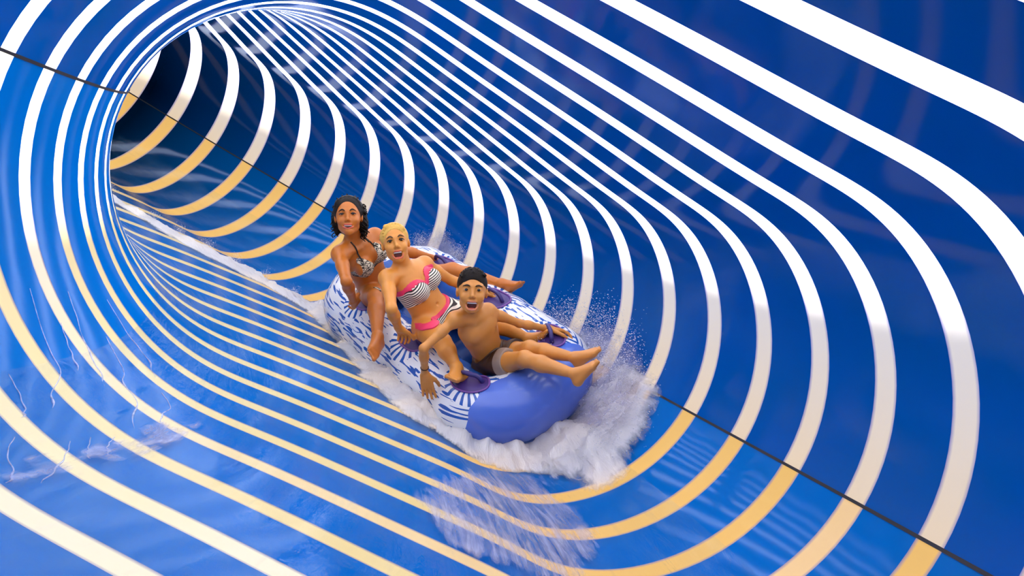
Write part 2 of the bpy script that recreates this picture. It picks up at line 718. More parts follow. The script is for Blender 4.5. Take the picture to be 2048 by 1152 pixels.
def bez(pts, n=16):
    """smooth open curve through points (Catmull-Rom)"""
    P = [V3(p) for p in pts]
    P = [2 * P[0] - P[1]] + P + [2 * P[-1] - P[-2]]
    out = []
    for i in range(1, len(P) - 2):
        for t in np.linspace(0, 1, n, endpoint=False):
            a, b, c, d = P[i - 1], P[i], P[i + 1], P[i + 2]
            out.append(0.5 * ((2 * b) + (-a + c) * t + (2 * a - 5 * b + 4 * c - d) * t * t + (-a + 3 * b - 3 * c + d) * t ** 3))
    out.append(P[-2])
    return np.array(out)


def arm(F, sh, el, wr, s=1.0):
    sh, el, wr = V3(sh), V3(el), V3(wr)
    F.ball(sh, 0.044 * s, 0.03)
    F.cone(sh, sh + (el - sh) * 0.45, 0.040 * s, 0.036 * s, 0.02)
    F.cone(sh + (el - sh) * 0.4, el, 0.036 * s, 0.029 * s, 0.015)
    F.cone(el, el + (wr - el) * 0.35, 0.031 * s, 0.033 * s, 0.012)
    F.cone(el + (wr - el) * 0.3, wr, 0.033 * s, 0.020 * s, 0.012)


def hand(F, wr, mid, pn, thumb_side, s=1.0, curl=0.6, spread=0.18, lens=1.0, thumb_out=1.0, curls=None):
    """palm from the wrist toward mid; pn = direction the palm faces; fingers bend toward pn"""
    wr, mid = V3(wr), V3(mid)
    d = nrm(mid - wr)
    pn = nrm(V3(pn) - (V3(pn) @ d) * d)
    sd_ = nrm(thumb_side - (V3(thumb_side) @ d) * d - (V3(thumb_side) @ pn) * pn)
    L = 0.085 * s
    for j in range(4):
        off = (0.027 - 0.018 * j) * s
        F.cone(wr + sd_ * off * 0.6 + d * 0.006, wr + d * L * (0.98 - 0.03 * j) + sd_ * off, 0.0145 * s, 0.0115 * s, 0.009)
    F.cone(wr - d * 0.02, wr + d * 0.02, 0.019 * s, 0.019 * s, 0.01)
    fl = [0.070, 0.078, 0.072, 0.057]
    for j in range(4):
        off = (0.027 - 0.018 * j) * s
        base = wr + d * L * (0.97 - 0.03 * j) + sd_ * off
        cu = curl if curls is None else curls[j]
        a = cu * 0.6
        yaw = spread * (1.2 - 0.8 * j)
        dd = nrm(d + sd_ * yaw)
        p = base
        r0 = 0.0092 * s
        for q, fr in enumerate((0.45, 0.30, 0.25)):
            ang = a
            v = nrm(dd * math.cos(ang) + pn * math.sin(ang))
            p2 = p + v * fl[j] * fr * s * lens
            r1 = r0 * 0.92
            F.cone(p, p2, r0, r1, 0.003)
            p, r0 = p2, r1
            a += cu * (1.0 if q == 0 else 0.7)
    tb = wr + d * 0.022 * s + sd_ * 0.020 * s + pn * 0.004
    t1 = tb + nrm(sd_ * 0.8 * thumb_out + d * 0.8 + pn * 0.25) * 0.040 * s
    t2 = t1 + nrm(sd_ * 0.45 * thumb_out + d * 1.0 + pn * 0.35) * 0.030 * s
    t3 = t2 + nrm(sd_ * 0.15 * thumb_out + d * 1.0 + pn * 0.45) * 0.024 * s
    F.cone(tb, t1, 0.0155 * s, 0.0125 * s, 0.008)
    F.cone(t1, t2, 0.0115 * s, 0.0105 * s, 0.003)
    F.cone(t2, t3, 0.0105 * s, 0.0085 * s, 0.003)


def leg(F, hip, knee, ankle, s=1.0, fat=1.0):
    hip, knee, ankle = V3(hip), V3(knee), V3(ankle)
    F.cone(hip, hip + (knee - hip) * 0.5, 0.078 * s * fat, 0.068 * s * fat, 0.03)
    F.cone(hip + (knee - hip) * 0.45, knee, 0.068 * s * fat, 0.047 * s, 0.02)
    F.ball(knee, 0.047 * s, 0.02)
    c = knee + (ankle - knee) * 0.33
    F.cone(knee, c, 0.044 * s, 0.049 * s, 0.015)
    F.cone(c, ankle, 0.049 * s, 0.0265 * s, 0.015)
    F.ball(ankle, 0.0285 * s, 0.012)


def foot(F, ankle, heel, toe, up, s=1.0):
    ankle, heel, toe = V3(ankle), V3(heel), V3(toe)
    d = nrm(toe - heel)
    up = nrm(V3(up) - (V3(up) @ d) * d)
    sd_ = np.cross(d, up)
    F.cone(ankle, heel, 0.028 * s, 0.0255 * s, 0.015)
    L = np.linalg.norm(toe - heel)
    ball = heel + d * L * 0.72
    for o, r in ((0.021, 0.0175), (0.0, 0.0165), (-0.021, 0.0145)):
        F.cone(heel + sd_ * o * 0.5 * s + up * 0.006, ball + sd_ * o * s, 0.0235 * s, r * s, 0.014)
        F.cone(ankle, ball + sd_ * o * s, 0.026 * s, r * 0.9 * s, 0.014)
    for j in range(5):
        o = (0.028 - 0.0135 * j) * s
        r = (0.0115 if j == 0 else 0.0082) * s
        b = ball + sd_ * o * 0.95 - up * 0.002
        e = ball + d * L * (0.27 - 0.028 * j) + sd_ * o
        F.cone(b, e, r * 1.15, r, 0.004)


def head(F, c, f, u, s=1.0, jaw=1.0, open_=0.012, wide=1.0, child=False):
    """c centre of the skull, f where the face looks, u up; returns a local frame"""
    f, u = nrm(f), nrm(u)
    f = nrm(f - (f @ u) * u)
    r = np.cross(f, u)                    # the person's right is +r seen from inside; viewer's left

    def L(x, y, z):
        return c + s * (x * r + y * f + z * u)
    ax = (r, f, u)
    F.ell(L(0, -0.010, 0.030), ax, (0.071 * s, 0.090 * s, 0.079 * s), 0.02)
    F.ell(L(0, 0.018, -0.012), ax, (0.060 * s * wide, 0.066 * s, 0.080 * s), 0.02)
    F.ell(L(0, 0.030, -0.052), ax, (0.041 * s * jaw, 0.050 * s, 0.046 * s), 0.022)
    F.ball(L(0, 0.066, -0.088), 0.0155 * s, 0.02)
    F.cone(L(0.038 * jaw, 0.010, -0.060), L(0.010, 0.060, -0.086), 0.015 * s, 0.012 * s, 0.02)
    F.cone(L(-0.038 * jaw, 0.010, -0.060), L(-0.010, 0.060, -0.086), 0.015 * s, 0.012 * s, 0.02)
    for q in (1, -1):
        F.ball(L(q * 0.036 * wide, 0.057, -0.026), 0.021 * s, 0.018)     # cheek lifted by the smile
        F.cone(L(q * 0.012, 0.078, 0.026), L(q * 0.040, 0.066, 0.027), 0.009 * s, 0.008 * s, 0.012)
        F.ball(L(q * 0.030, 0.089, 0.009), 0.0150 * s, 0.010, op=-1)     # eye socket
        F.ball(L(q * 0.030, 0.0665, 0.009), 0.0150 * s, 0.004)           # lids
        F.ell(L(q * 0.0700, -0.006, -0.006), (nrm(r * q + f * -0.3), f, u), (0.007 * s, 0.016 * s, 0.026 * s), 0.006)
        F.ball(L(q * 0.0100, 0.087, -0.027), 0.0065 * s, 0.005)          # nostril
    F.cone(L(0, 0.078, 0.018), L(0, 0.096, -0.018), 0.0065 * s, 0.0085 * s, 0.010)
    F.ball(L(0, 0.098, -0.022), 0.0088 * s, 0.006)
    # open laughing mouth with lips
    zt, zb = -0.047, -0.047 - 0.014 - open_ * 1.5
    w = 0.034 * wide
    up_l = [L(-w, 0.062, zt + 0.003), L(-w * .5, 0.080, zt + 0.000), L(0, 0.085, zt - 0.001), L(w * .5, 0.080, zt + 0.000), L(w, 0.062, zt + 0.003)]
    lo_l = [L(-w, 0.062, zt + 0.003), L(-w * .66, 0.074, zb + 0.008), L(0, 0.079, zb), L(w * .66, 0.074, zb + 0.008), L(w, 0.062, zt + 0.003)]
    zc = (zt + zb) / 2
    F.ell(L(0, 0.080, zc), ax, (w * 0.88 * s, 0.028 * s, abs(zt - zb) * 0.56 * s), 0.003, op=-1)
    for k in range(4):
        F.cone(up_l[k], up_l[k + 1], 0.0036 * s, 0.0038 * s, 0.005)
        F.cone(lo_l[k], lo_l[k + 1], 0.0038 * s, 0.0042 * s, 0.005)
    return dict(L=L, r=r, f=f, u=u, s=s, up_l=up_l, lo_l=lo_l, zt=zt, zb=zb, w=w, zc=zc)


def ball_mesh(c, axes, radii, n=14):
    th = np.linspace(0, PI, n)
    ph = np.linspace(0, 2 * PI, 2 * n, endpoint=False)
    a = np.array([nrm(x) for x in axes])
    Pp = np.stack([np.outer(np.sin(th), np.cos(ph)), np.outer(np.sin(th), np.sin(ph)), np.outer(np.cos(th), np.ones_like(ph))], -1).reshape(-1, 3)
    return V3(c) + (Pp * np.array(radii)) @ a, grid_faces(n, 2 * n, wrap=True), None


def face_parts(body, H, origin, brow, iris, lip, lash=True, teeth_low=True, brow_arch=0.006, squint=0.6):
    L, s, r, f, u = H['L'], H['s'], H['r'], H['f'], H['u']
    ax = (r, f, u)
    for q in (1, -1):
        c = L(q * 0.030, 0.0690, 0.0085)
        e = link('eye', mesh_mixed('eye', [ball_mesh(c, ax, (0.0125 * s, 0.0130 * s, 0.0085 * s * squint))], origin), M_EYE_WHITE, body)
        link('iris', mesh_mixed('iris', [ball_mesh(L(q * 0.030, 0.0790, 0.0085), ax, (0.0078 * s, 0.0062 * s, 0.0086 * s * squint), 10)], origin), iris, e)
        if lash:
            pts = bez([L(q * 0.0165, 0.077, 0.0095), L(q * 0.025, 0.0825, 0.0095 + 0.0075 * squint), L(q * 0.036, 0.080, 0.0095 + 0.007 * squint), L(q * 0.045, 0.071, 0.0085)], 6)
            link('eyelashes', mesh_mixed('eyelashes', [tube_mesh(pts, 0.0026 * s, 6)], origin), M_LASH, body)
        pts = bez([L(q * 0.012, 0.0855, 0.0255), L(q * 0.028, 0.0845, 0.0285 + brow_arch), L(q * 0.047, 0.0700, 0.0245)], 6)
        n = len(pts)
        rad = (0.0036 * np.sin(np.linspace(0.6, PI - 0.25, n)) + 0.0006) * s
        link('eyebrow', mesh_mixed('eyebrow', [tube_mesh(pts, rad, 6)], origin), brow, body)
    up_, lo_ = bez(H['up_l'], 5), bez(H['lo_l'], 5)
    n = len(up_)
    rad = (0.0022 + 0.0026 * np.sin(np.linspace(0, PI, n))) * s
    link('lips', mesh_mixed('lips', [tube_mesh(up_ + f * 0.0012 * s, rad, 8), tube_mesh(lo_ + f * 0.0012 * s, rad * 1.05, 8)], origin), lip, body)
    zc, w = H['zc'], H['w']
    link('mouth', mesh_mixed('mouth', [ball_mesh(L(0, 0.052, zc), ax, (w * 0.93 * s, 0.014 * s, abs(H['zt'] - H['zb']) * 0.62 * s))], origin), M_MOUTH, body)
    hz = 0.0095
    A = np.linspace(-1, 1, 13)
    Vv = []
    for a in A:
        x, y = a * w * 0.84, 0.0785 - 0.013 * a * a
        zt = H['zt'] - 0.0015 - 0.0012 * a * a
        Vv += [L(x, y, zt), L(x, y + 0.0008, zt - hz + 0.002 * a * a), L(x, y - 0.006, zt - hz + 0.002 * a * a), L(x, y - 0.006, zt)]
    F4 = grid_faces(13, 4, wrap=True)
    link('teeth', mesh_mixed('teeth', [(np.array(Vv), F4, None)], origin), M_TEETH, body)
    if teeth_low:
        tz = H['zb'] + 0.006
        link('tongue', mesh_mixed('tongue', [ball_mesh(L(0, 0.064, tz), ax, (w * 0.55 * s, 0.012 * s, 0.005 * s), 8)], origin), M_TONGUE, body)


def skin_material(name, c1, c2):
    t = NT(name)
    o = t.obj()
    n1 = t.noise(9.0, 4, 0.6, o)
    n2 = t.noise(60.0, 3, 0.6, o)
    base = t.mix(n1, c1, c2)
    b = t.add('ShaderNodeBsdfPrincipled')
    t.l.new(base, b.inputs['Base Color'])
    b.inputs['Roughness'].default_value = 0.38
    b.inputs['Specular IOR Level'].default_value = 0.45
    b.inputs['Subsurface Weight'].default_value = 0.03
    b.inputs['Subsurface Radius'].default_value = (0.02, 0.006, 0.002)
    b.inputs['Subsurface Scale'].default_value = 0.4
    t.l.new(t.bump(n2, 0.15, 0.002), b.inputs['Normal'])
    return t.done(b.outputs[0])


M_SKIN1 = skin_material('tanned_skin', (0.46, 0.125, 0.014, 1), (0.58, 0.18, 0.025, 1))
M_SKIN2 = skin_material('golden_skin', (0.62, 0.235, 0.034, 1), (0.74, 0.30, 0.055, 1))
M_SKIN3 = skin_material('wet_boy_skin', (0.56, 0.215, 0.038, 1), (0.68, 0.28, 0.06, 1))
M_EYE_WHITE = principled('eye_white', (0.75, 0.68, 0.6), 0.2)
M_IRIS = principled('dark_iris', (0.012, 0.006, 0.004), 0.15)
M_LASH = principled('black_lashes', (0.006, 0.004, 0.004), 0.6)
M_BROW = principled('dark_brows', (0.03, 0.014, 0.008), 0.8)
M_BROW_B = principled('brown_brows', (0.10, 0.05, 0.02), 0.8)
M_LIP = principled('coral_lips', (0.62, 0.11, 0.06), 0.3)
M_LIP_B = principled('pale_lips', (0.55, 0.17, 0.09), 0.4)
M_MOUTH = principled('mouth_inside', (0.10, 0.008, 0.006), 0.5)
M_TEETH = principled('teeth', (0.92, 0.90, 0.84), 0.2)
M_TONGUE = principled('tongue', (0.55, 0.09, 0.07), 0.35)


def hair_material(name, c1, c2, sc=(60, 60, 6)):
    t = NT(name)
    o = t.obj(*sc)
    w = t.noise(3.0, 4, 0.6, o)
    b = t.add('ShaderNodeBsdfPrincipled')
    t.l.new(t.mix(w, c1, c2), b.inputs['Base Color'])
    b.inputs['Roughness'].default_value = 0.5
    b.inputs['Specular IOR Level'].default_value = 0.18
    t.l.new(t.bump(w, 0.6, 0.004), b.inputs['Normal'])
    return t.done(b.outputs[0])


M_HAIR_BLACK = hair_material('near_black_hair', (0.004, 0.003, 0.003, 1), (0.012, 0.007, 0.006, 1))
M_HAIR_BLONDE = hair_material('blonde_hair', (0.52, 0.26, 0.045, 1), (0.85, 0.54, 0.13, 1))
M_HAIR_BROWN = hair_material('short_dark_hair', (0.003, 0.002, 0.0015, 1), (0.012, 0.006, 0.004, 1), (60, 60, 60))


def frame(pel, neck, shR, shL):
    up = nrm(neck - pel)
    r = V3(shR) - V3(shL)
    r = nrm(r - (r @ up) * up)
    f = np.cross(up, r)
    return up, r, f


def torso(F, pel, neck, shR, shL, hipR, hipL, hd, s=1.0, woman=True):
    up, r, f = frame(pel, neck, shR, shL)
    Lt = np.linalg.norm(neck - pel)
    ax = (r, f, up)
    hr = nrm(V3(hipR) - V3(hipL))
    if woman:
        F.ell(pel + up * 0.01, (hr, np.cross(up, hr), up), (0.145 * s, 0.098 * s, 0.10 * s), 0.03)
        F.ell(pel + up * Lt * 0.30, ax, (0.112 * s, 0.080 * s, 0.095 * s), 0.05)
        F.ell(pel + up * Lt * 0.52 + f * 0.004, ax, (0.118 * s, 0.084 * s, 0.105 * s), 0.04)
        F.ell(pel + up * Lt * 0.76, ax, (0.128 * s, 0.083 * s, 0.105 * s), 0.04)
    else:
        F.ell(pel + up * 0.01, (hr, np.cross(up, hr), up), (0.115 * s, 0.088 * s, 0.085 * s), 0.03)
        F.ell(pel + up * Lt * 0.33, ax, (0.100 * s, 0.074 * s, 0.095 * s), 0.05)
        F.ell(pel + up * Lt * 0.60 + f * 0.004, ax, (0.115 * s, 0.082 * s, 0.105 * s), 0.04)
        F.ell(pel + up * Lt * 0.80, ax, (0.122 * s, 0.078 * s, 0.080 * s), 0.04)
        for q in (1, -1):
            F.ell(pel + up * Lt * 0.76 + r * q * 0.05 * s + f * 0.055 * s, ax, (0.045 * s, 0.022 * s, 0.035 * s), 0.03)
    F.cone(V3(shR) - r * 0.01, V3(shL) + r * 0.01, 0.040 * s, 0.040 * s, 0.04)
    F.cone(neck - up * 0.03 * s - f * 0.01 * s, V3(hd), 0.050 * s, 0.046 * s, 0.025)
    for q, sh in ((1, shR), (-1, shL)):
        F.cone(neck + up * 0.012 * s - f * 0.02 * s, V3(sh), 0.034 * s, 0.034 * s, 0.03)
        F.cone(neck - up * 0.015 * s + f * 0.045 * s + r * q * 0.015 * s, V3(sh) + f * 0.022 * s, 0.0085 * s, 0.010 * s, 0.02)   # collar bone
    return up, r, f, Lt


def gauss(x):
    return np.exp(-x * x)


def A3(px, py, d):
    return V3(at(px, py, d))


def segd(P, a, b):
    a, b = V3(a), V3(b)
    d = b - a
    t = ((P - a) @ d) / (d @ d)
    tc = np.clip(t, 0, 1)
    return np.linalg.norm(P - a - tc[:, None] * d, axis=1), t


CRv, CUv, CFv = V3(CR), V3(CU), V3(CF)
RFW = nrm([0.94, -0.32, -0.10])
RUP = nrm(V3([-0.19, -0.76, 0.62]) - (V3([-0.19, -0.76, 0.62]) @ RFW) * RFW)
RSD = np.cross(RUP, RFW)                   # toward the outer wall
RO = -0.29 * CRv - 0.17 * CUv + 4.2 * CFv  # centre of the raft at the height of its handles


def RP(x, y, z):
    return RO + x * RFW + y * RSD + z * RUP


def make_person(label, cat, skin, F, origin, relax_n=2):
    P, Q = F.build()
    P = relax(P, Q, relax_n, 0.5)
    N = normals(P, Q)
    me = mesh_np('person', P - origin, Q)
    o = link('person', me, skin)
    o.location = Vector(origin)
    tag(o, label, cat)
    return o, P, Q, N


def label_of(P, bones):
    """how much nearer each skin point is to the named bones than to every other one"""
    D = {}
    for k, (a, b, r_) in bones.items():
        D[k] = segd(P, a, b)[0] - r_
    return D


def coords(P, pel, up, r, f):
    d = P - pel
    return d @ r, d @ f, d @ up


# cloth materials use a map in metres: u round the body, v up it
def zebra_material():
    t = NT('zebra_print')
    v = t.uvmap(1, 1, 1)
    n = t.noise(55.0, 2, 0.5, t.uvmap(0.6, 1.4, 1), 0.6)
    nd = t.add('ShaderNodeTexWave')
    nd.inputs['Scale'].default_value = 30.0
    nd.inputs['Distortion'].default_value = 9.0
    nd.inputs['Detail'].default_value = 2.0
    nd.inputs['Detail Scale'].default_value = 3.0
    nd.bands_direction = 'Y'
    t.l.new(v, nd.inputs['Vector'])
    c = t.ramp(t.math('ADD', t.math('MULTIPLY', nd.outputs['Fac'], 0.6), t.math('MULTIPLY', n, 0.4)), [(0.0, (0.008, 0.006, 0.005)), (0.44, (0.012, 0.009, 0.007)), (0.54, (0.55, 0.46, 0.32)), (1.0, (0.72, 0.66, 0.52))])
    b = t.add('ShaderNodeBsdfPrincipled', Roughness=0.6)
    t.l.new(c, b.inputs['Base Color'])
    return t.done(b.outputs[0])


def stripe_material(name, scale, duty, c1, c2):
    t = NT(name)
    u = t.add('ShaderNodeTexCoord')
    sp = t.add('ShaderNodeSeparateXYZ')
    t.l.new(u.outputs['UV'], sp.inputs[0])
    fr = t.math('FRACT', t.math('MULTIPLY', sp.outputs[1], scale))
    m = t.math('GREATER_THAN', fr, duty)
    b = t.add('ShaderNodeBsdfPrincipled', Roughness=0.6)
    t.l.new(t.mix(m, c1, c2), b.inputs['Base Color'])
    return t.done(b.outputs[0])


M_ZEBRA = zebra_material()
M_STRIPE = stripe_material('black_and_white_stripes', 95.0, 0.55, (0.85, 0.80, 0.66, 1), (0.012, 0.010, 0.012, 1))
M_PINK = principled('pink_frill', (0.78, 0.035, 0.12), 0.5)
M_BLACKCLOTH = principled('black_strap', (0.01, 0.008, 0.008), 0.6)
M_SHORTS = principled('brown_swim_shorts', (0.055, 0.019, 0.006), 0.45)
M_SHORTS_W = principled('pale_shorts_panel', (0.30, 0.22, 0.17), 0.5)
M_REDCORD = principled('red_wrist_cord', (0.5, 0.03, 0.02), 0.6)
M_DARKCORD = principled('dark_wrist_cord', (0.05, 0.015, 0.012), 0.6)

# ------------------------------------------------------------------ the dark haired woman at the back
def woman_back():
    s = 0.92
    pel, neck = A3(752, 583, 4.60), A3(712, 483, 4.27)
    hd = A3(697, 434, 4.17)
    shR, shL = A3(680, 509, 4.20), A3(750, 472, 4.39)
    hipR, hipL = A3(741, 590, 4.57), A3(775, 566, 4.67)
    elR, wrR, hnR = A3(693, 563, 4.03), A3(706, 599, 4.23), A3(717, 613, 4.33)
    elL, wrL, hnL = A3(806, 501, 4.60), A3(862, 515, 4.75), A3(890, 521, 4.80)
    kR, anR = A3(752, 594, 4.26), A3(755, 674, 4.04)
    kL, anL = A3(905, 541, 4.60), A3(1003, 568, 4.44)
    F = Field(0.0033)
    up, r, f, Lt = torso(F, pel, neck, shR, shL, hipR, hipL, hd + (neck - hd) * 0.35, s)
    for q in (1, -1):
        F.ell(neck - up * 0.118 * s + r * q * 0.066 * s + f * 0.078 * s, (r, f, up), (0.056 * s, 0.050 * s, 0.054 * s), 0.022)
    F.ball(pel + up * Lt * 0.27 + f * 0.088 * s, 0.007, 0.008, op=-1)
    arm(F, shR, elR, wrR, s)
    arm(F, shL, elL, wrL, s)
    hand(F, wrR, hnR, RP(-.53, -.28, -.1) - hnR + f * -.3, -RSD * 0.2 + CUv, s * .95, curl=0.85)
    hand(F, wrL, hnL, -RUP, CUv * -1 + CRv * .2, s * .95, curl=0.45)
    leg(F, hipR, kR, anR, s)
    leg(F, hipL, kL, anL, s)
    foot(F, anR, A3(759, 686, 4.03), A3(741, 711, 3.86), -CUv * .3 - CRv * .6 + CFv * .7, s)
    foot(F, anL, A3(1008, 587, 4.47), A3(1047, 563, 4.36), CUv + CRv * -.3, s)
    fd = nrm(-hd)
    H = head(F, hd, fd + CRv * -0.06 + CUv * -0.02, CUv * 1.0 - CRv * 0.05, 0.93, jaw=1.0, open_=0.006, wide=1.03)
    o, P, Q, N = make_person('dark-haired woman in a zebra print bikini laughing at the back of the raft', 'person', M_SKIN1, F, pel)
    face_parts(o, H, pel, M_BROW, M_IRIS, M_LIP, squint=0.55, teeth_low=False)
    x, y, z = coords(P, neck, up, r, f)
    # triangle cups
    g = np.full(len(P), -1.0)
    for q in (1, -1):
        cx = q * 0.066 * s
        zb, zt = -0.165 * s, -0.048 * s
        hgt = (z - zb) / (zt - zb)
        halfw = 0.064 * s * (1 - np.clip(hgt, 0, 1)) ** 0.75 + 0.004
        lean = cx + (-q) * 0.012 * hgt * 0
        gg = np.minimum(np.minimum(z - zb, zt - z), halfw - np.abs(x - lean))
        g = np.maximum(g, gg)
    g = np.where(y > 0.015, g, -1)
    dA, _ = segd(P, shR, elR)
    g = np.minimum(g, dA - 0.047)
    dA, _ = segd(P, shL, elL)
    g = np.minimum(g, dA - 0.047)
    uvf = lambda X: np.stack([(X - neck) @ r, (X - neck) @ up], -1)
    clip_cloth('bikini_top', P, Q, N, g, 0.004, M_ZEBRA, o, pel, uvf)
    # straps follow the skin
    def on_skin(pt, lift=0.004):
        i = np.argmin(((P - pt) ** 2).sum(1))
        return P[i] + N[i] * lift

    for q in (1, -1):
        a = neck - up * 0.052 * s + r * q * 0.066 * s + f * 0.09
        b_ = neck + up * 0.035 * s + r * q * 0.040 * s + f * 0.005
        pts = [on_skin(a * (1 - t) + b_ * t, 0.003) for t in np.linspace(0, 1, 7)]
        tube_obj('strap', bez(pts, 4), 0.0038, M_BLACKCLOTH, o, pel)
    pts = [on_skin(neck - up * 0.168 * s + r * xx * s + f * (0.09 if abs(xx) < .1 else 0.03), 0.003) for xx in np.linspace(-0.15, 0.15, 17)]
    tube_obj('strap', bez(pts, 3), 0.0035, M_BLACKCLOTH, o, pel)
    # briefs
    x, y, z = coords(P, pel, up, r, f)
    _, tR = segd(P, hipR, kR)
    _, tL = segd(P, hipL, kL)
    dR, _ = segd(P, hipR, kR)
    dL, _ = segd(P, hipL, kL)
    lim = np.where(dR < dL, tR, tL)
    dS = np.minimum.reduce([segd(P, kR, anR)[0], segd(P, kL, anL)[0], segd(P, elR, hnR)[0], segd(P, elL, hnL)[0]])
    g = np.minimum(np.minimum(0.045 - z, (0.20 - lim) * .4), dS - 0.07)
    clip_cloth('bikini_bottom', P, Q, N, g, 0.004, M_ZEBRA, o, pel, uvf)
    pts = [wrL + 0.0235 * s * (math.cos(a) * CUv + math.sin(a) * nrm(np.cross(nrm(hnL - wrL), CUv))) - nrm(hnL - wrL) * 0.03 for a in np.linspace(0, 2 * PI, 17)]
    tube_obj('wrist_cord', pts, 0.003, M_REDCORD, o, pel)
    # hair: swept back, curls falling behind the ear
    L, hs = H['L'], H['s']
    ax = (H['r'], H['f'], H['u'])
    G = Field(0.0035)
    G.ell(L(0, -0.022, 0.034), ax, (0.083 * hs, 0.096 * hs, 0.090 * hs), 0.02)
    G.ell(L(0, -0.060, -0.02), ax, (0.078 * hs, 0.060 * hs, 0.080 * hs), 0.03)
    G.ell(L(-0.070, -0.045, 0.0), ax, (0.030 * hs, 0.036 * hs, 0.060 * hs), 0.02)
    G.ell(L(-0.078, -0.045, -0.045), ax, (0.026 * hs, 0.030 * hs, 0.040 * hs), 0.02)
    G.ell(L(0.070, -0.040, -0.03), ax, (0.020 * hs, 0.030 * hs, 0.070 * hs), 0.02)
    for k in range(10):
        a = k / 9 * PI
        G.cone(L(0.062 * math.cos(a), 0.020, 0.060 + 0.045 * math.sin(a)), L(0.075 * math.cos(a), -0.09, 0.05 + 0.05 * math.sin(a)), 0.012 * hs, 0.012 * hs, 0.006)
    G.ell(L(0, 0.090, -0.005), ax, (0.064 * hs, 0.075 * hs, 0.083 * hs), 0.008, op=-1)
    PH, QH = G.build()
    hair = link('hair', mesh_np('hair', PH - pel, QH), M_HAIR_BLACK, o)
    rr = random.Random(7)
    parts = []
    for k in range(80):
        side = -1 if k < 50 else 1
        x0 = side * rr.uniform(0.060, 0.088)
        y0 = rr.uniform(-0.075, -0.01)
        z0 = rr.uniform(-0.06, 0.075) if side < 0 else rr.uniform(-0.03, 0.06)
        ln = rr.uniform(0.04, 0.085)
        R_ = rr.uniform(0.006, 0.015)
        ph = rr.uniform(0, 6)
        pts = [L(x0 + side * 0.010 * t + R_ * math.cos(ph + 8 * t), y0 + R_ * math.sin(ph + 8 * t), z0 - ln * t) for t in np.linspace(0, 1, 13)]
        parts.append(tube_mesh(pts, 0.0028, 5))
    for k in range(14):
        a = rr.uniform(0.1, PI - 0.1)
        pts = [L((0.083 + 0.006 * t) * math.cos(a), -0.03 + 0.03 * t, 0.034 + 0.090 * math.sin(a) + 0.006 * math.sin(5 * t + k)) for t in np.linspace(-1, 1, 9)]
        parts.append(tube_mesh(pts, 0.0022, 4))
    link('curls', mesh_mixed('curls', parts, pel), M_HAIR_BLACK, hair)['kind'] = 'stuff'
    return o


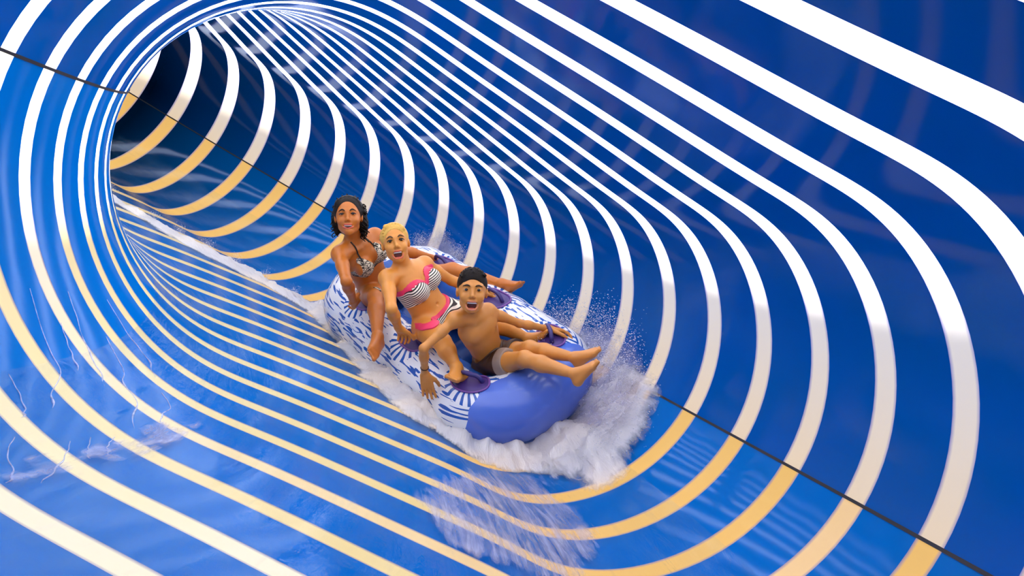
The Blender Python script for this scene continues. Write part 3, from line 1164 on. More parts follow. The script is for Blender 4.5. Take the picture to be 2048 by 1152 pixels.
# ------------------------------------------------------------------ the blonde woman in the middle
def woman_middle():
    s = 0.88
    pel, neck = A3(869, 637, 4.12), A3(809, 540, 4.00)
    hd = A3(791, 487, 3.93)
    shR, shL = A3(775, 557, 3.92), A3(849, 529, 4.13)
    hipR, hipL = A3(850, 657, 4.05), A3(891, 621, 4.20)
    elR, wrR, hnR = A3(783, 618, 3.78), A3(797, 655, 3.93), A3(810, 670, 4.01)
    elL, wrL, hnL = A3(903, 561, 4.26), A3(962, 582, 4.33), A3(985, 588, 4.36)
    kR, anR = A3(884, 684, 3.80), A3(913, 735, 3.76)
    kL, anL = A3(978, 640, 3.99), A3(1056, 678, 3.99)
    F = Field(0.0033)
    up, r, f, Lt = torso(F, pel, neck, shR, shL, hipR, hipL, hd + (neck - hd) * 0.35, s)
    for q in (1, -1):
        F.ell(neck - up * 0.118 * s + r * q * 0.064 * s + f * 0.080 * s, (r, f, up), (0.058 * s, 0.052 * s, 0.054 * s), 0.022)
    F.ball(pel + up * Lt * 0.27 + f * 0.086 * s, 0.007, 0.008, op=-1)
    arm(F, shR, elR, wrR, s)
    arm(F, shL, elL, wrL, s)
    hand(F, wrR, hnR, RP(0, -.28, -.1) - hnR - CUv * .1, CUv, s * .95, curl=0.9)
    hand(F, wrL, hnL, -CUv, CUv + CRv * .3, s, curl=0.35, spread=0.3)
    leg(F, hipR, kR, anR, s)
    leg(F, hipL, kL, anL, s)
    foot(F, anR, A3(924, 754, 3.77), A3(902, 757, 3.66), CUv + CRv * .2 - CFv * .5, s)
    foot(F, anL, A3(1056, 692, 4.0), A3(1099, 660, 3.93), CUv - CRv * .4, s)
    fd = nrm(-hd)
    H = head(F, hd, fd + CRv * 0.04 + CUv * 0.03, CUv * 1.0 - CRv * 0.17, 0.90, jaw=0.95, open_=0.018, wide=0.97)
    o, P, Q, N = make_person('blonde woman in a striped bikini with pink frills laughing in the middle of the raft', 'person', M_SKIN2, F, pel)
    face_parts(o, H, pel, M_BROW_B, M_IRIS, M_LIP, squint=0.8)
    x, y, z = coords(P, neck, up, r, f)
    ztop = -0.060 * s - 0.045 * s * np.exp(-(x / (0.030 * s)) ** 2) - 0.35 * np.clip(np.abs(x) - 0.085 * s, 0, 1)
    zbot = -0.178 * s + 0.10 * np.clip(np.abs(x) - 0.09 * s, 0, 1) + 0.02 * s * np.exp(-(x / (0.02 * s)) ** 2)
    dA = np.minimum(segd(P, shR, elR)[0], segd(P, shL, elL)[0])
    lim = np.minimum(dA - 0.046 * s, 0.16 * s - np.abs(x))
    uvf = lambda X: np.stack([(X - neck) @ r, (X - neck) @ up + 0.55 * np.abs((X - neck) @ r) * (((X - neck) @ r) > 0) * 0.5], -1)
    clip_cloth('bikini_top', P, Q, N, np.minimum(np.minimum(ztop - z, z - zbot), lim), 0.004, M_STRIPE, o, pel, uvf)
    wob = 0.004 * np.sin(x * 420)
    clip_cloth('frill', P, Q, N, np.where(y > -0.02, np.minimum(np.minimum(ztop + 0.010 * s + wob * .3 - z, z - ztop + 0.012 * s + wob * .5), lim), -1), 0.0075, M_PINK, o, pel, uvf)
    x, y, z = coords(P, pel, up, r, f)
    dR, tR = segd(P, hipR, kR)
    dL, tL = segd(P, hipL, kL)
    t_ = np.where(dR < dL, tR, tL)
    near = np.minimum.reduce([segd(P, kR, anR)[0], segd(P, kL, anL)[0], segd(P, elR, hnR)[0], segd(P, elL, hnL)[0]]) - 0.07
    near = np.minimum(near, 0.30 - np.linalg.norm(P - pel, axis=1))
    zw = 0.050 * s + 0.25 * np.clip(np.abs(x) - 0.05, 0, 1)
    hc = (V3(hipR) + V3(hipL)) / 2
    hx = nrm(V3(hipR) - V3(hipL))
    xx = np.abs((P - hc) @ hx)
    near = np.minimum(near, y + 0.02)
    leg_line = 0.022 + 0.95 * (z + 0.080) - xx
    g = np.minimum(np.minimum(zw - z, leg_line), near)
    uvb = lambda X: np.stack([(X - pel) @ r, (X - pel) @ up + 0.1 * ((X - pel) @ r)], -1)
    clip_cloth('bikini_bottom', P, Q, N, g, 0.004, M_STRIPE, o, pel, uvb)
    ok = np.minimum(0.20 - t_, near)
    g = np.minimum(np.minimum(zw + 0.004 - z, z - zw + 0.017 * s), leg_line + 0.06)
    clip_cloth('frill', P, Q, N, np.minimum(g, near), 0.0075, M_PINK, o, pel, uvb)
    # hair combed back tight
    L, hs = H['L'], H['s']
    ax = (H['r'], H['f'], H['u'])
    G = Field(0.0035)
    G.ell(L(0, -0.015, 0.033), ax, (0.0765 * hs, 0.095 * hs, 0.084 * hs), 0.02)
    for k in range(13):
        a = 0.05 + k / 12 * (PI - 0.1)
        G.cone(L(0.058 * math.cos(a), 0.045, 0.045 + 0.060 * math.sin(a)), L(0.072 * math.cos(a), -0.07, 0.035 + 0.072 * math.sin(a)), 0.006 * hs, 0.009 * hs, 0.003)
    G.cone(L(-0.045, 0.050, 0.070), L(0.040, 0.040, 0.094), 0.012 * hs, 0.012 * hs, 0.012)
    G.ball(L(0.0, -0.115, 0.03), 0.035 * hs, 0.02)
    G.ell(L(0, 0.090, -0.008), ax, (0.064 * hs, 0.070 * hs, 0.083 * hs), 0.006, op=-1)
    PH, QH = G.build()
    link('hair', mesh_np('hair', PH - pel, QH), M_HAIR_BLONDE, o)
    return o


# ------------------------------------------------------------------ the boy in front
def boy():
    s = 0.80
    pel, neck = A3(984, 722, 3.93), A3(944, 630, 3.71)
    hd = A3(944, 583, 3.64)
    shR, shL = A3(909, 640, 3.66), A3(976, 622, 3.77)
    hipR, hipL = A3(973, 733, 3.92), A3(1000, 712, 3.97)
    elR, wrR, hnR = A3(847, 697, 3.58), A3(850, 748, 3.70), A3(855, 774, 3.72)
    elL, wrL, hnL = A3(1039, 647, 3.86), A3(1094, 657, 3.94), A3(1118, 660, 3.96)
    kR, anR = A3(1050, 718, 3.66), A3(1151, 748, 3.50)
    kL, anL = A3(1060, 697, 3.76), A3(1150, 715, 3.60)
    F = Field(0.0031)
    up, r, f, Lt = torso(F, pel, neck, shR, shL, hipR, hipL, hd + (neck - hd) * 0.35, s, woman=False)
    F.ball(pel + up * Lt * 0.24 + f * 0.075 * s, 0.005, 0.006, op=-1)
    arm(F, shR, elR, wrR, s * .80)
    arm(F, shL, elL, wrL, s * .80)
    hand(F, wrR, hnR, CFv, CRv, s * 1.02, curl=0.06, spread=0.10)
    hand(F, wrL, hnL, -CUv - CRv * .2, -CUv * .5 - CFv, s * 1.1, curl=0.42, spread=0.3)
    leg(F, hipR, kR, anR, s * .96)
    leg(F, hipL, kL, anL, s * .94)
    foot(F, anR, A3(1157, 763, 3.50), A3(1197, 719, 3.44), -CRv + CUv * .4, s * .95)
    foot(F, anL, A3(1158, 727, 3.61), A3(1202, 695, 3.54), -CRv + CUv * .8, s * .95)
    fd = nrm(-hd)
    H = head(F, hd, fd + CRv * 0.03 + CUv * -0.02, CUv * 1.0 + CRv * 0.05, 0.925, jaw=1.0, open_=0.018, wide=1.0)
    o, P, Q, N = make_person('short-haired boy in brown swim shorts laughing at the front of the raft', 'person', M_SKIN3, F, pel)
    face_parts(o, H, pel, M_BROW, M_IRIS, M_LIP_B, lash=False, squint=0.8, brow_arch=0.002)
    x, y, z = coords(P, pel, up, r, f)
    dR, tR = segd(P, hipR, kR)
    dL, tL = segd(P, hipL, kL)
    t_ = np.where(dR < dL, tR, tL)
    dmin = np.minimum(dR, dL)
    near = np.minimum.reduce([segd(P, kR, anR)[0], segd(P, kL, anL)[0], segd(P, elR, hnR)[0] + .02, segd(P, elL, hnL)[0] + .02]) - 0.055
    thigh = np.minimum((0.60 - t_) * .3, 0.078 - dmin)
    uvf = lambda X: np.stack([(X - pel) @ r, (X - pel) @ up], -1)
    Nw = N + 0.25 * np.sin(P @ (60 * r) + 2 * np.sin(P @ (35 * up)))[:, None] * N
    clip_cloth('swim_shorts', P, Q, Nw, np.minimum(np.maximum(np.minimum(0.030 - z, (0.60 - t_) * .3), thigh), near), 0.010, M_SHORTS, o, pel, uvf)
    clip_cloth('shorts_panel', P, Q, Nw, np.minimum(np.minimum(np.minimum(0.61 - t_, t_ - 0.47) * .3, np.minimum(near, 0.080 - dmin)), dL - dR), 0.0125, M_SHORTS_W, o, pel, uvf)
    d = nrm(wrR - elR)
    pts = [wrR - d * 0.045 + 0.0225 * s * (math.cos(a) * CRv + math.sin(a) * nrm(np.cross(d, CRv))) for a in np.linspace(0, 2 * PI, 17)]
    tube_obj('wrist_cord', pts, 0.0022, M_DARKCORD, o, pel)
    L, hs = H['L'], H['s']
    ax = (H['r'], H['f'], H['u'])
    G = Field(0.0033)
    G.ell(L(0, -0.013, 0.034), ax, (0.0745 * hs, 0.094 * hs, 0.082 * hs), 0.02)
    G.ell(L(0, 0.026, 0.076), ax, (0.050 * hs, 0.040 * hs, 0.033 * hs), 0.02)
    G.ell(L(0, 0.092, -0.024), ax, (0.066 * hs, 0.072 * hs, 0.083 * hs), 0.006, op=-1)
    G.ell(L(0, 0.0, -0.080), ax, (0.12 * hs, 0.12 * hs, 0.080 * hs), 0.01, op=-1)
    rr = random.Random(3)
    for k in range(34):
        a = 0.7 + (PI - 1.4) * k / 33
        x_, z_ = 0.060 * math.cos(a), 0.045 + 0.050 * math.sin(a)
        G.cone(L(x_ * 0.95, 0.045, z_ + 0.012), L(x_ * 1.0 + rr.uniform(-.004, .004), 0.066 - 0.25 * abs(x_) + rr.uniform(-.004, .004), z_ - 0.006 + rr.uniform(-.004, .006)), 0.0065 * hs, 0.002 * hs, 0.003)
    for k in range(90):
        a, y_ = rr.uniform(0.5, PI - 0.5), rr.uniform(-0.05, 0.05)
        q = math.sqrt(max(0.1, 1 - (y_ / 0.094) ** 2))
        G.cone(L(0.070 * q * math.cos(a), y_, 0.036 + 0.078 * q * math.sin(a)), L(0.078 * q * math.cos(a), y_ + 0.014, 0.036 + 0.084 * q * math.sin(a)), 0.0045 * hs, 0.0022 * hs, 0.003)
    PH, QH = G.build()
    link('hair', mesh_np('hair', PH - pel, QH), M_HAIR_BROWN, o)
    return o


w_back = woman_back()
w_mid = woman_middle()
the_boy = boy()

# ------------------------------------------------------------------ the raft
def raft_line(u):
    """centre line of the side tube, u 0..1 from the back middle along the inner wall side (near), the front, and back; returns x, y"""
    pass


def build_centerline(n=260):
    xs = []
    Rb, xb, xf, fa = 0.262, -0.70, 0.42, 0.20
    hw = 0.262
    pts = []
    # back middle -> near side (y negative) -> front -> far side -> back
    for a in np.linspace(0, PI / 2, 40, endpoint=False):
        pts.append((xb - Rb * math.cos(a), -hw * math.sin(a)))
    for t in np.linspace(0, 1, 60, endpoint=False):
        pts.append((xb + (xf - xb) * t, -hw))
    for a in np.linspace(0, PI, 80, endpoint=False):
        c, s_ = math.cos(a), math.sin(a)
        pts.append((xf + fa * abs(s_) ** 0.85, -hw * np.sign(c) * abs(c) ** 0.85))
    for t in np.linspace(0, 1, 60, endpoint=False):
        pts.append((xf + (xb - xf) * t, hw))
    for a in np.linspace(PI / 2, 0, 40, endpoint=False):
        pts.append((xb - Rb * math.cos(a), hw * math.sin(a)))
    P = np.array(pts)
    d = np.hypot(*(np.roll(P, -1, 0) - P).T)
    s = np.concatenate([[0], np.cumsum(d)])
    Pc = np.concatenate([P, P[:1]])
    u = np.linspace(0, s[-1], n, endpoint=False)
    P = np.stack([np.interp(u, s, Pc[:, 0]), np.interp(u, s, Pc[:, 1])], -1)
    for _ in range(3):
        P = (np.roll(P, 1, 0) + P * 2 + np.roll(P, -1, 0)) / 4
    return P, s[-1]


def raft():
    root = empty('raft', Vector(RO))
    tag(root, 'inflatable three-seat raft printed white with blue streaks, riding the foam', 'raft')
    M = Matrix((RFW.tolist(), RSD.tolist(), RUP.tolist())).transposed()
    root.rotation_euler = M.to_euler()
    C, Ltot = build_centerline()
    n = len(C)
    Tn = np.roll(C, -1, 0) - np.roll(C, 1, 0)
    Tn /= np.linalg.norm(Tn, axis=1)[:, None]
    out = np.stack([Tn[:, 1], -Tn[:, 0]], -1)
    cen = C.mean(0)
    if ((C - cen) * out).sum() < 0:
        out = -out
    R0, HZ = 0.172, -0.155
    m = 48
    ph = np.linspace(0, 2 * PI, m, endpoint=False)     # 0 = outward, pi/2 = up
    uu = np.arange(n) / n * Ltot

    def surf(i_f, phi, lift=0.0):
        """point of the tube skin at arc length i_f (metres) and angle phi"""
        k = (np.asarray(i_f) / Ltot * n) % n
        i0 = np.floor(k).astype(int) % n
        t = (k - np.floor(k))[..., None]
        c = C[i0] * (1 - t) + C[(i0 + 1) % n] * t
        o = out[i0] * (1 - t) + out[(i0 + 1) % n] * t
        rr_ = R0 * (1 + 0.012 * np.cos(np.asarray(i_f) * 2 * PI / 0.14)) + lift
        return np.concatenate([c + o * (rr_ * np.cos(phi))[..., None], (HZ + rr_ * np.sin(phi))[..., None]], -1)

    U, PH = np.meshgrid(uu, ph, indexing='ij')
    V_ = surf(U, PH)
    F_ = grid_faces(n, m, wrap=True)
    j = np.arange(m)
    F_ = np.concatenate([F_, np.stack([(n - 1) * m + j, (n - 1) * m + (j + 1) % m, (j + 1) % m, j], -1)])
    me = mesh_np('side_tube', V_.reshape(-1, 3), F_)
    # uv: x metres from the front along the tube (0 = front), y the angle
    vi = np.zeros(len(me.loops), dtype=np.int32)
    me.loops.foreach_get('vertex_index', vi)
    UVv = np.stack([V_[..., 0].ravel(), V_[..., 1].ravel()], -1)
    me.uv_layers.new(name='xy').data.foreach_set('uv', UVv[vi].astype(np.float32).ravel())
    kk = vi // m
    pp = vi % m
    ua = uu[kk]
    va = ph[pp]
    # unwrap the seams per face
    nl = len(vi) // 4
    ua4, va4 = ua.reshape(nl, 4).copy(), va.reshape(nl, 4).copy()
    w = (ua4.max(1) - ua4.min(1)) > Ltot / 2
    ua4[w] = np.where(ua4[w] < Ltot / 2, ua4[w] + Ltot, ua4[w])
    w = (va4.max(1) - va4.min(1)) > PI
    va4[w] = np.where(va4[w] < PI, va4[w] + 2 * PI, va4[w])
    me.uv_layers.new(name='skin').data.foreach_set('uv', np.stack([ua4.ravel(), va4.ravel()], -1).astype(np.float32).ravel())
    link('side_tube', me, raft_skin(Ltot), root)

    # floor and the cross tubes the riders lean on
    inner = [(C[k] - out[k] * 0.06).tolist() for k in range(0, n, 4)]
    vs = [(x, y, -0.27) for x, y in inner] + [(x, y, -0.30) for x, y in inner]
    L_ = len(inner)
    bm_f = [tuple(range(L_)), tuple(range(2 * L_ - 1, L_ - 1, -1))] + [(i, (i + 1) % L_, L_ + (i + 1) % L_, L_ + i) for i in range(L_)]
    mf = bpy.data.meshes.new('raft_floor')
    mf.from_pydata(vs, [], bm_f)
    link('raft_floor', mf, M_RAFT_DARK, root)
    for x in (-0.93, -0.36, 0.16):
        pts = [(x - 0.05 * math.cos(t * PI / 2), t * 0.20, -0.14 - 0.02 * abs(t)) for t in np.linspace(-1, 1, 15)]
        rad = 0.085 + 0.0 * np.linspace(-1, 1, 15)
        link('backrest', mesh_mixed('backrest', [tube_mesh(pts, rad, 20)]), M_RAFT_DARK, root)

    # arc length of the point of the centre line nearest to (x, y)
    def arc(x, y):
        return int(np.argmin((C[:, 0] - x) ** 2 + (C[:, 1] - y) ** 2)) / n * Ltot

    for (x, y) in ((-0.54, -.262), (0.0, -.262), (0.50, -.24), (-0.54, .262), (0.0, .262), (0.50, .24)):
        a0 = arc(x, y)
        rings, seg = 7, 28
        Vp = []
        for k in range(rings + 1):
            q = k / rings
            lift = 0.004 * (1 - q ** 6) - 0.001 * (k == rings)
            aa = np.linspace(0, 2 * PI, seg, endpoint=False)
            du = 0.105 * q * np.sign(np.cos(aa)) * np.abs(np.cos(aa)) ** 0.8
            dp = 0.40 * q * np.sign(np.sin(aa)) * np.abs(np.sin(aa)) ** 0.8
            Vp.append(surf(a0 + du, PI / 2 + 0.05 + dp, lift))
        Vp = np.concatenate(Vp)
        Fp = grid_faces(rings + 1, seg, wrap=True)
        patch = link('handle_patch', mesh_np('handle_patch', Vp, Fp), M_PATCH, root)
        # rim of the patch
        aa = np.linspace(0, 2 * PI, 36, endpoint=False)
        du = 0.100 * np.sign(np.cos(aa)) * np.abs(np.cos(aa)) ** 0.8
        dp = 0.375 * np.sign(np.sin(aa)) * np.abs(np.sin(aa)) ** 0.8
        link('patch_rim', mesh_mixed('patch_rim', [tube_mesh(surf(a0 + du, PI / 2 + 0.05 + dp, 0.004), 0.005, 6, closed=True)]), M_PATCH_RIM, patch)
        tt = np.linspace(-1, 1, 17)
        hz = 0.042 * (1 - np.abs(tt) ** 4)
        pts = surf(a0 + tt * 0.068, np.full(17, PI / 2 + 0.05), 0.004 + hz)
        link('handle', mesh_mixed('handle', [tube_mesh(pts, 0.0105, 10)]), M_HANDLE, patch)
    # welded seam low on the outside and air valve at the back
    aa = np.linspace(0, Ltot, 160, endpoint=False)
    link('welt', mesh_mixed('welt', [tube_mesh(surf(aa, np.full(160, -0.62), 0.001), 0.006, 6, closed=True)]), M_RAFT_DARK, root)
    return root


def raft_skin(Lt):
    t = NT('raft_print')
    xy = t.add('ShaderNodeUVMap', uv_map='xy')
    sk = t.add('ShaderNodeUVMap', uv_map='skin')
    sxy = t.add('ShaderNodeSeparateXYZ')
    t.l.new(xy.outputs[0], sxy.inputs[0])
    ssk = t.add('ShaderNodeSeparateXYZ')
    t.l.new(sk.outputs[0], ssk.inputs[0])
    X, Y = sxy.outputs[0], sxy.outputs[1]
    U, PHI = ssk.outputs[0], ssk.outputs[1]
    cmb = t.add('ShaderNodeCombineXYZ')
    t.l.new(U, cmb.inputs[0])
    t.l.new(t.math('MULTIPLY', PHI, 0.172), cmb.inputs[1])
    warp = t.noise(6.0, 2, 0.5, cmb.outputs[0])
    # short brush strokes running along the tube
    mp = t.add('ShaderNodeMapping')
    t.l.new(cmb.outputs[0], mp.inputs[0])
    mp.inputs['Scale'].default_value = (9.0, 62.0, 1.0)
    mp.inputs['Rotation'].default_value = (0, 0, 0.35)
    st = t.noise(1.0, 0.6, 0.4, mp.outputs[0], 0.35)
    mp2 = t.add('ShaderNodeMapping')
    t.l.new(cmb.outputs[0], mp2.inputs[0])
    mp2.inputs['Scale'].default_value = (11.0, 70.0, 1.0)
    mp2.inputs['Rotation'].default_value = (0, 0, -0.5)
    st2 = t.noise(1.0, 0.6, 0.4, mp2.outputs[0], 0.35)
    stroke = t.math('GREATER_THAN', st, 0.605)
    stroke2 = t.math('GREATER_THAN', st2, 0.635)
    ink = t.math('MAXIMUM', stroke, stroke2)
    side0 = t.math('SINE', PHI)
    for (hx, hy) in ((-0.54, -.262), (0.0, -.262), (0.50, -.24), (-0.54, .262), (0.0, .262), (0.50, .24)):
        dx, dy = t.math('SUBTRACT', X, hx), t.math('MULTIPLY', t.math('SUBTRACT', Y, hy), 1.25)
        ang = t.math('ARCTAN2', dy, dx)
        rad = t.math('SQRT', t.math('ADD', t.math('MULTIPLY', dx, dx), t.math('MULTIPLY', dy, dy)))
        lim = t.math('ADD', 0.085, t.math('MULTIPLY', warp, 0.11))
        ray = t.math('MULTIPLY', t.math('GREATER_THAN', t.math('SINE', t.math('ADD', t.math('MULTIPLY', ang, 19.0), t.math('MULTIPLY', warp, 9.0))), 0.25), t.math('LESS_THAN', rad, lim))
        ray = t.math('MULTIPLY', ray, t.math('GREATER_THAN', side0, 0.15))
        keep = t.math('MULTIPLY', t.math('LESS_THAN', rad, lim), t.math('GREATER_THAN', side0, 0.15))
        ink = t.math('MAXIMUM', t.math('MULTIPLY', ink, t.math('SUBTRACT', 1.0, keep)), ray)
    near_front = t.math('GREATER_THAN', t.math('ADD', X, t.math('MULTIPLY', t.math('SUBTRACT', warp, 0.5), 0.14)), 0.60)
    # below a ragged line the tube is plain blue
    side = t.math('SINE', PHI)
    rag = t.math('ADD', t.math('MULTIPLY', t.math('SUBTRACT', st, 0.5), 1.1), t.math('MULTIPLY', t.math('SUBTRACT', warp, 0.5), 0.5))
    low = t.math('LESS_THAN', t.math('ADD', side, rag), -0.36)
    inner_ = t.math('LESS_THAN', t.math('COSINE', PHI), -0.45)
    blue = t.math('MAXIMUM', t.math('MAXIMUM', ink, near_front), t.math('MAXIMUM', low, inner_))
    c = t.mix(blue, (0.80, 0.82, 0.86, 1), (0.02, 0.10, 0.42, 1))
    c = t.mix(near_front, c, (0.085, 0.17, 0.62, 1))
    b = t.add('ShaderNodeBsdfPrincipled', Roughness=0.2)
    b.inputs['Specular IOR Level'].default_value = 0.5
    t.l.new(c, b.inputs['Base Color'])
    return t.done(b.outputs[0])


M_RAFT_DARK = principled('dark_blue_vinyl', (0.012, 0.055, 0.24), 0.35)
M_PATCH = principled('purple_patch', (0.05, 0.022, 0.17), 0.45)
M_PATCH_RIM = principled('purple_rim', (0.17, 0.06, 0.30), 0.4)
M_HANDLE = principled('navy_handle', (0.035, 0.025, 0.16), 0.4)
the_raft = raft()

# ------------------------------------------------------------------ water, foam and spray
def vnoise(x, y, seed=0):
    """value noise on a lattice, arrays in, 0..1 out"""
    xi, yi = np.floor(x).astype(np.int64), np.floor(y).astype(np.int64)
    fx, fy = x - xi, y - yi
    fx, fy = fx * fx * (3 - 2 * fx), fy * fy * (3 - 2 * fy)

    def hsh(a, b):
        n = (a * 374761393 + b * 668265263 + seed * 974634777) & 0xffffffff
        n = ((n ^ (n >> 13)) * 1274126177) & 0xffffffff
        return ((n ^ (n >> 16)) & 0xffff) / 65535.0
    return (hsh(xi, yi) * (1 - fx) + hsh(xi + 1, yi) * fx) * (1 - fy) + (hsh(xi, yi + 1) * (1 - fx) + hsh(xi + 1, yi + 1) * fx) * fy


def fbm(x, y, seed=0, octv=4):
    v, a, tot = 0, 1.0, 0
    for o in range(octv):
        v = v + a * vnoise(x * 2 ** o, y * 2 ** o, seed + o)
        tot += a
        a *= 0.5
    return v / tot


ARC = 0.92 * SC                # metres of wall per radian, near enough


def poly_sd(px, py, poly):
    """signed distance to a closed polygon, positive inside"""
    P = np.array(poly, float)
    d = np.full(px.shape, 1e9)
    ins = np.zeros(px.shape, bool)
    n = len(P)
    for i in range(n):
        a, b = P[i], P[(i + 1) % n]
        e = b - a
        wx, wy = px - a[0], py - a[1]
        t = np.clip((wx * e[0] + wy * e[1]) / (e @ e + 1e-12), 0, 1)
        d = np.minimum(d, np.hypot(wx - t * e[0], wy - t * e[1]))
        c = ((a[1] > py) != (b[1] > py)) & (px < (b[0] - a[0]) * (py - a[1]) / (b[1] - a[1] + 1e-12) + a[0])
        ins ^= c
    return np.where(ins, d, -d)


def foam_material(name, flow, thr, soft, col_=(0.80, 0.79, 0.84, 1), scale=22.0, holes=0.5):
    t = NT(name)
    uv = t.uvmap(1, 1, 1)
    mp = t.add('ShaderNodeMapping')
    t.l.new(uv, mp.inputs[0])
    mp.inputs['Scale'].default_value = (scale * flow[0], scale * flow[1], 1)
    mp.inputs['Rotation'].default_value = (0, 0, flow[2])
    n1 = t.noise(1.0, 6, 0.62, mp.outputs[0], 0.5)
    n2 = t.noise(5.0, 3, 0.6, uv)
    at_ = t.add('ShaderNodeAttribute', attribute_name='dens')
    d = at_.outputs['Fac']
    nn = t.math('ADD', t.math('MULTIPLY', n1, 0.75), t.math('MULTIPLY', n2, 0.25))
    v = t.math('ADD', t.math('MULTIPLY', t.math('SUBTRACT', nn, 0.5), 2.0 * holes * 2), t.math('SUBTRACT', d, thr))
    a = t.math('DIVIDE', v, soft, clamp=True)
    df = t.add('ShaderNodeBsdfDiffuse')
    df.inputs['Color'].default_value = col_
    tl = t.add('ShaderNodeBsdfTranslucent')
    tl.inputs['Color'].default_value = col_
    gl = t.add('ShaderNodeBsdfGlossy')
    gl.inputs['Roughness'].default_value = 0.25
    nb = t.bump(n1, 0.8, 0.02)
    for q in (df, gl):
        t.l.new(nb, q.inputs['Normal'])
    s1 = t.mixs(0.35, df.outputs[0], tl.outputs[0])
    s2 = t.mixs(0.12, s1, gl.outputs[0])
    tp = t.add('ShaderNodeBsdfTransparent')
    return t.done(t.mixs(a, tp.outputs[0], s2))


def foam_patch(name, poly, mat, hgt, edge=0.06, base=0.01, seed=1, res=0.011, parent=None, dens0=0.0, inset_fn=None):
    """poly: (s, degrees) corners on the wall"""
    Pl = [(s * SC, math.radians(th if th > 180 else th + 360) * ARC) for s, th in poly]
    x0, x1 = min(p[0] for p in Pl) - .05, max(p[0] for p in Pl) + .05
    y0, y1 = min(p[1] for p in Pl) - .05, max(p[1] for p in Pl) + .05
    xs, ys = np.arange(x0, x1, res), np.arange(y0, y1, res)
    X, Y = np.meshgrid(xs, ys, indexing='ij')
    wob = (fbm(X * 9, Y * 9, seed + 50, 4) - 0.5) * 0.10
    sd_ = poly_sd(X, Y, Pl) + wob
    dens = np.clip(sd_ / edge, -0.5, 1.0)
    bump = fbm(X * 14, Y * 14, seed, 5)
    H = base + hgt * np.clip(sd_ / (edge * 1.6), 0, 1) ** 0.7 * (0.25 + 1.1 * bump ** 1.6)
    if inset_fn is not None:
        H = H + inset_fn(X, Y)
    P = tube_grid(xs / SC, ys / ARC, H)
    F_ = grid_faces(len(xs), len(ys))
    keep = (dens.ravel()[F_] > -0.45).any(1)
    F_ = F_[keep]
    used = np.unique(F_)
    mp = np.full(len(xs) * len(ys), -1)
    mp[used] = np.arange(len(used))
    me = mesh_np(name, P.reshape(-1, 3)[used], mp[F_])
    a = me.attributes.new('dens', 'FLOAT', 'POINT')
    a.data.foreach_set('value', (dens.ravel()[used] + dens0).astype(np.float32))
    UVa = np.stack([X.ravel()[used], Y.ravel()[used]], -1)
    vi = np.zeros(len(me.loops), dtype=np.int32)
    me.loops.foreach_get('vertex_index', vi)
    me.uv_layers.new(name='uv').data.foreach_set('uv', UVa[vi].astype(np.float32).ravel())
    o = link(name, me, mat, parent)
    o['kind'] = 'stuff'
    return o


M_FOAM = foam_material('churned_foam', (0.55, 1.5, 0.2), 0.12, 0.5, (0.90, 0.88, 0.88, 1), 20, 0.36)
M_FOAM_THIN = foam_material('thin_foam', (0.30, 2.0, 0.25), 0.62, 0.9, (0.62, 0.62, 0.80, 1), 16, 0.62)
M_FOAM_STREAK = foam_material('foam_streaks', (0.18, 5.0, 0.32), 1.05, 0.9, (0.55, 0.62, 0.9, 1), 16, 0.75)
M_SPRAY = foam_material('spray_veil', (0.9, 0.6, 0.6), 0.45, 1.5, (0.58, 0.57, 0.74, 1), 26, 0.55)

# wake behind the raft, curling along the outer foot of the tunnel wall
wake_mid = [(7.6, 246), (7.0, 251), (6.62, 258), (6.46, 264), (6.34, 272), (6.26, 283), (6.16, 297), (6.0, 311), (5.8, 318)]
up_, dn_ = [], []
for k, (s_, a_) in enumerate(wake_mid):
    w_ = 0.075 + 0.014 * k
    up_.append((s_ + w_, a_ + 2.0 + 0.3 * k))
    dn_.append((s_ - w_, a_ - 2.0 - 0.3 * k))
wake = foam_patch('foam', up_ + dn_[::-1], M_FOAM, 0.045, edge=0.045, seed=3, dens0=0.5)
tag(wake, 'long foam trail left on the water behind the raft', 'foam')

side = foam_patch('foam', [(5.95, 326), (5.4, 320), (4.9, 313), (4.4, 310), (4.2, 322), (3.95, 338), (3.55, 336), (3.66, 322), (3.78, 302), (3.95, 286), (4.4, 280), (4.95, 286), (5.45, 297), (5.9, 312)],
                  M_FOAM, 0.10, edge=0.06, seed=5, dens0=0.45)
tag(side, 'thick churned foam boiling along the near side of the raft', 'foam')

front = foam_patch('foam', [(4.1, 310), (4.25, 330), (4.2, 350), (3.9, 4), (3.62, 2), (3.5, 354), (3.42, 346), (3.30, 340), (3.42, 335), (3.66, 331), (3.84, 318)],
                   M_FOAM, 0.15, edge=0.09, seed=8, dens0=0.15)
tag(front, 'wave of foam thrown ahead of the raft onto the outer wall', 'foam')
veil_poly = [(4.5, 352), (4.52, 6), (4.2, 11), (3.98, 12), (3.74, 10), (3.60, 3), (3.46, 354), (3.38, 345), (3.6, 340), (4.0, 338), (4.3, 342)]
for k in range(3):
    v = foam_patch('spray_sheet', veil_poly, M_SPRAY, 0.05, edge=0.12, base=0.03 + 0.045 * k, seed=20 + 7 * k, res=0.013, parent=front)
thin = foam_patch('foam', [(2.30, 276), (2.7, 270), (3.2, 276), (3.55, 300), (3.72, 318), (3.66, 328), (3.40, 334), (3.26, 338), (3.04, 335), (2.72, 327), (2.5, 318), (2.36, 290)],
                  M_FOAM_THIN, 0.008, edge=0.10, base=0.016, seed=11, dens0=0.0)
tag(thin, 'thin lilac patches of foam spread over the floor below the raft', 'foam')
back = foam_patch('foam', [(5.9, 2), (5.82, 8), (5.72, 12), (5.56, 12), (5.40, 8), (5.26, 2), (5.1, 355), (5.4, 352), (5.8, 356)],
                  M_SPRAY, 0.06, edge=0.06, base=0.02, seed=14, dens0=0.25)
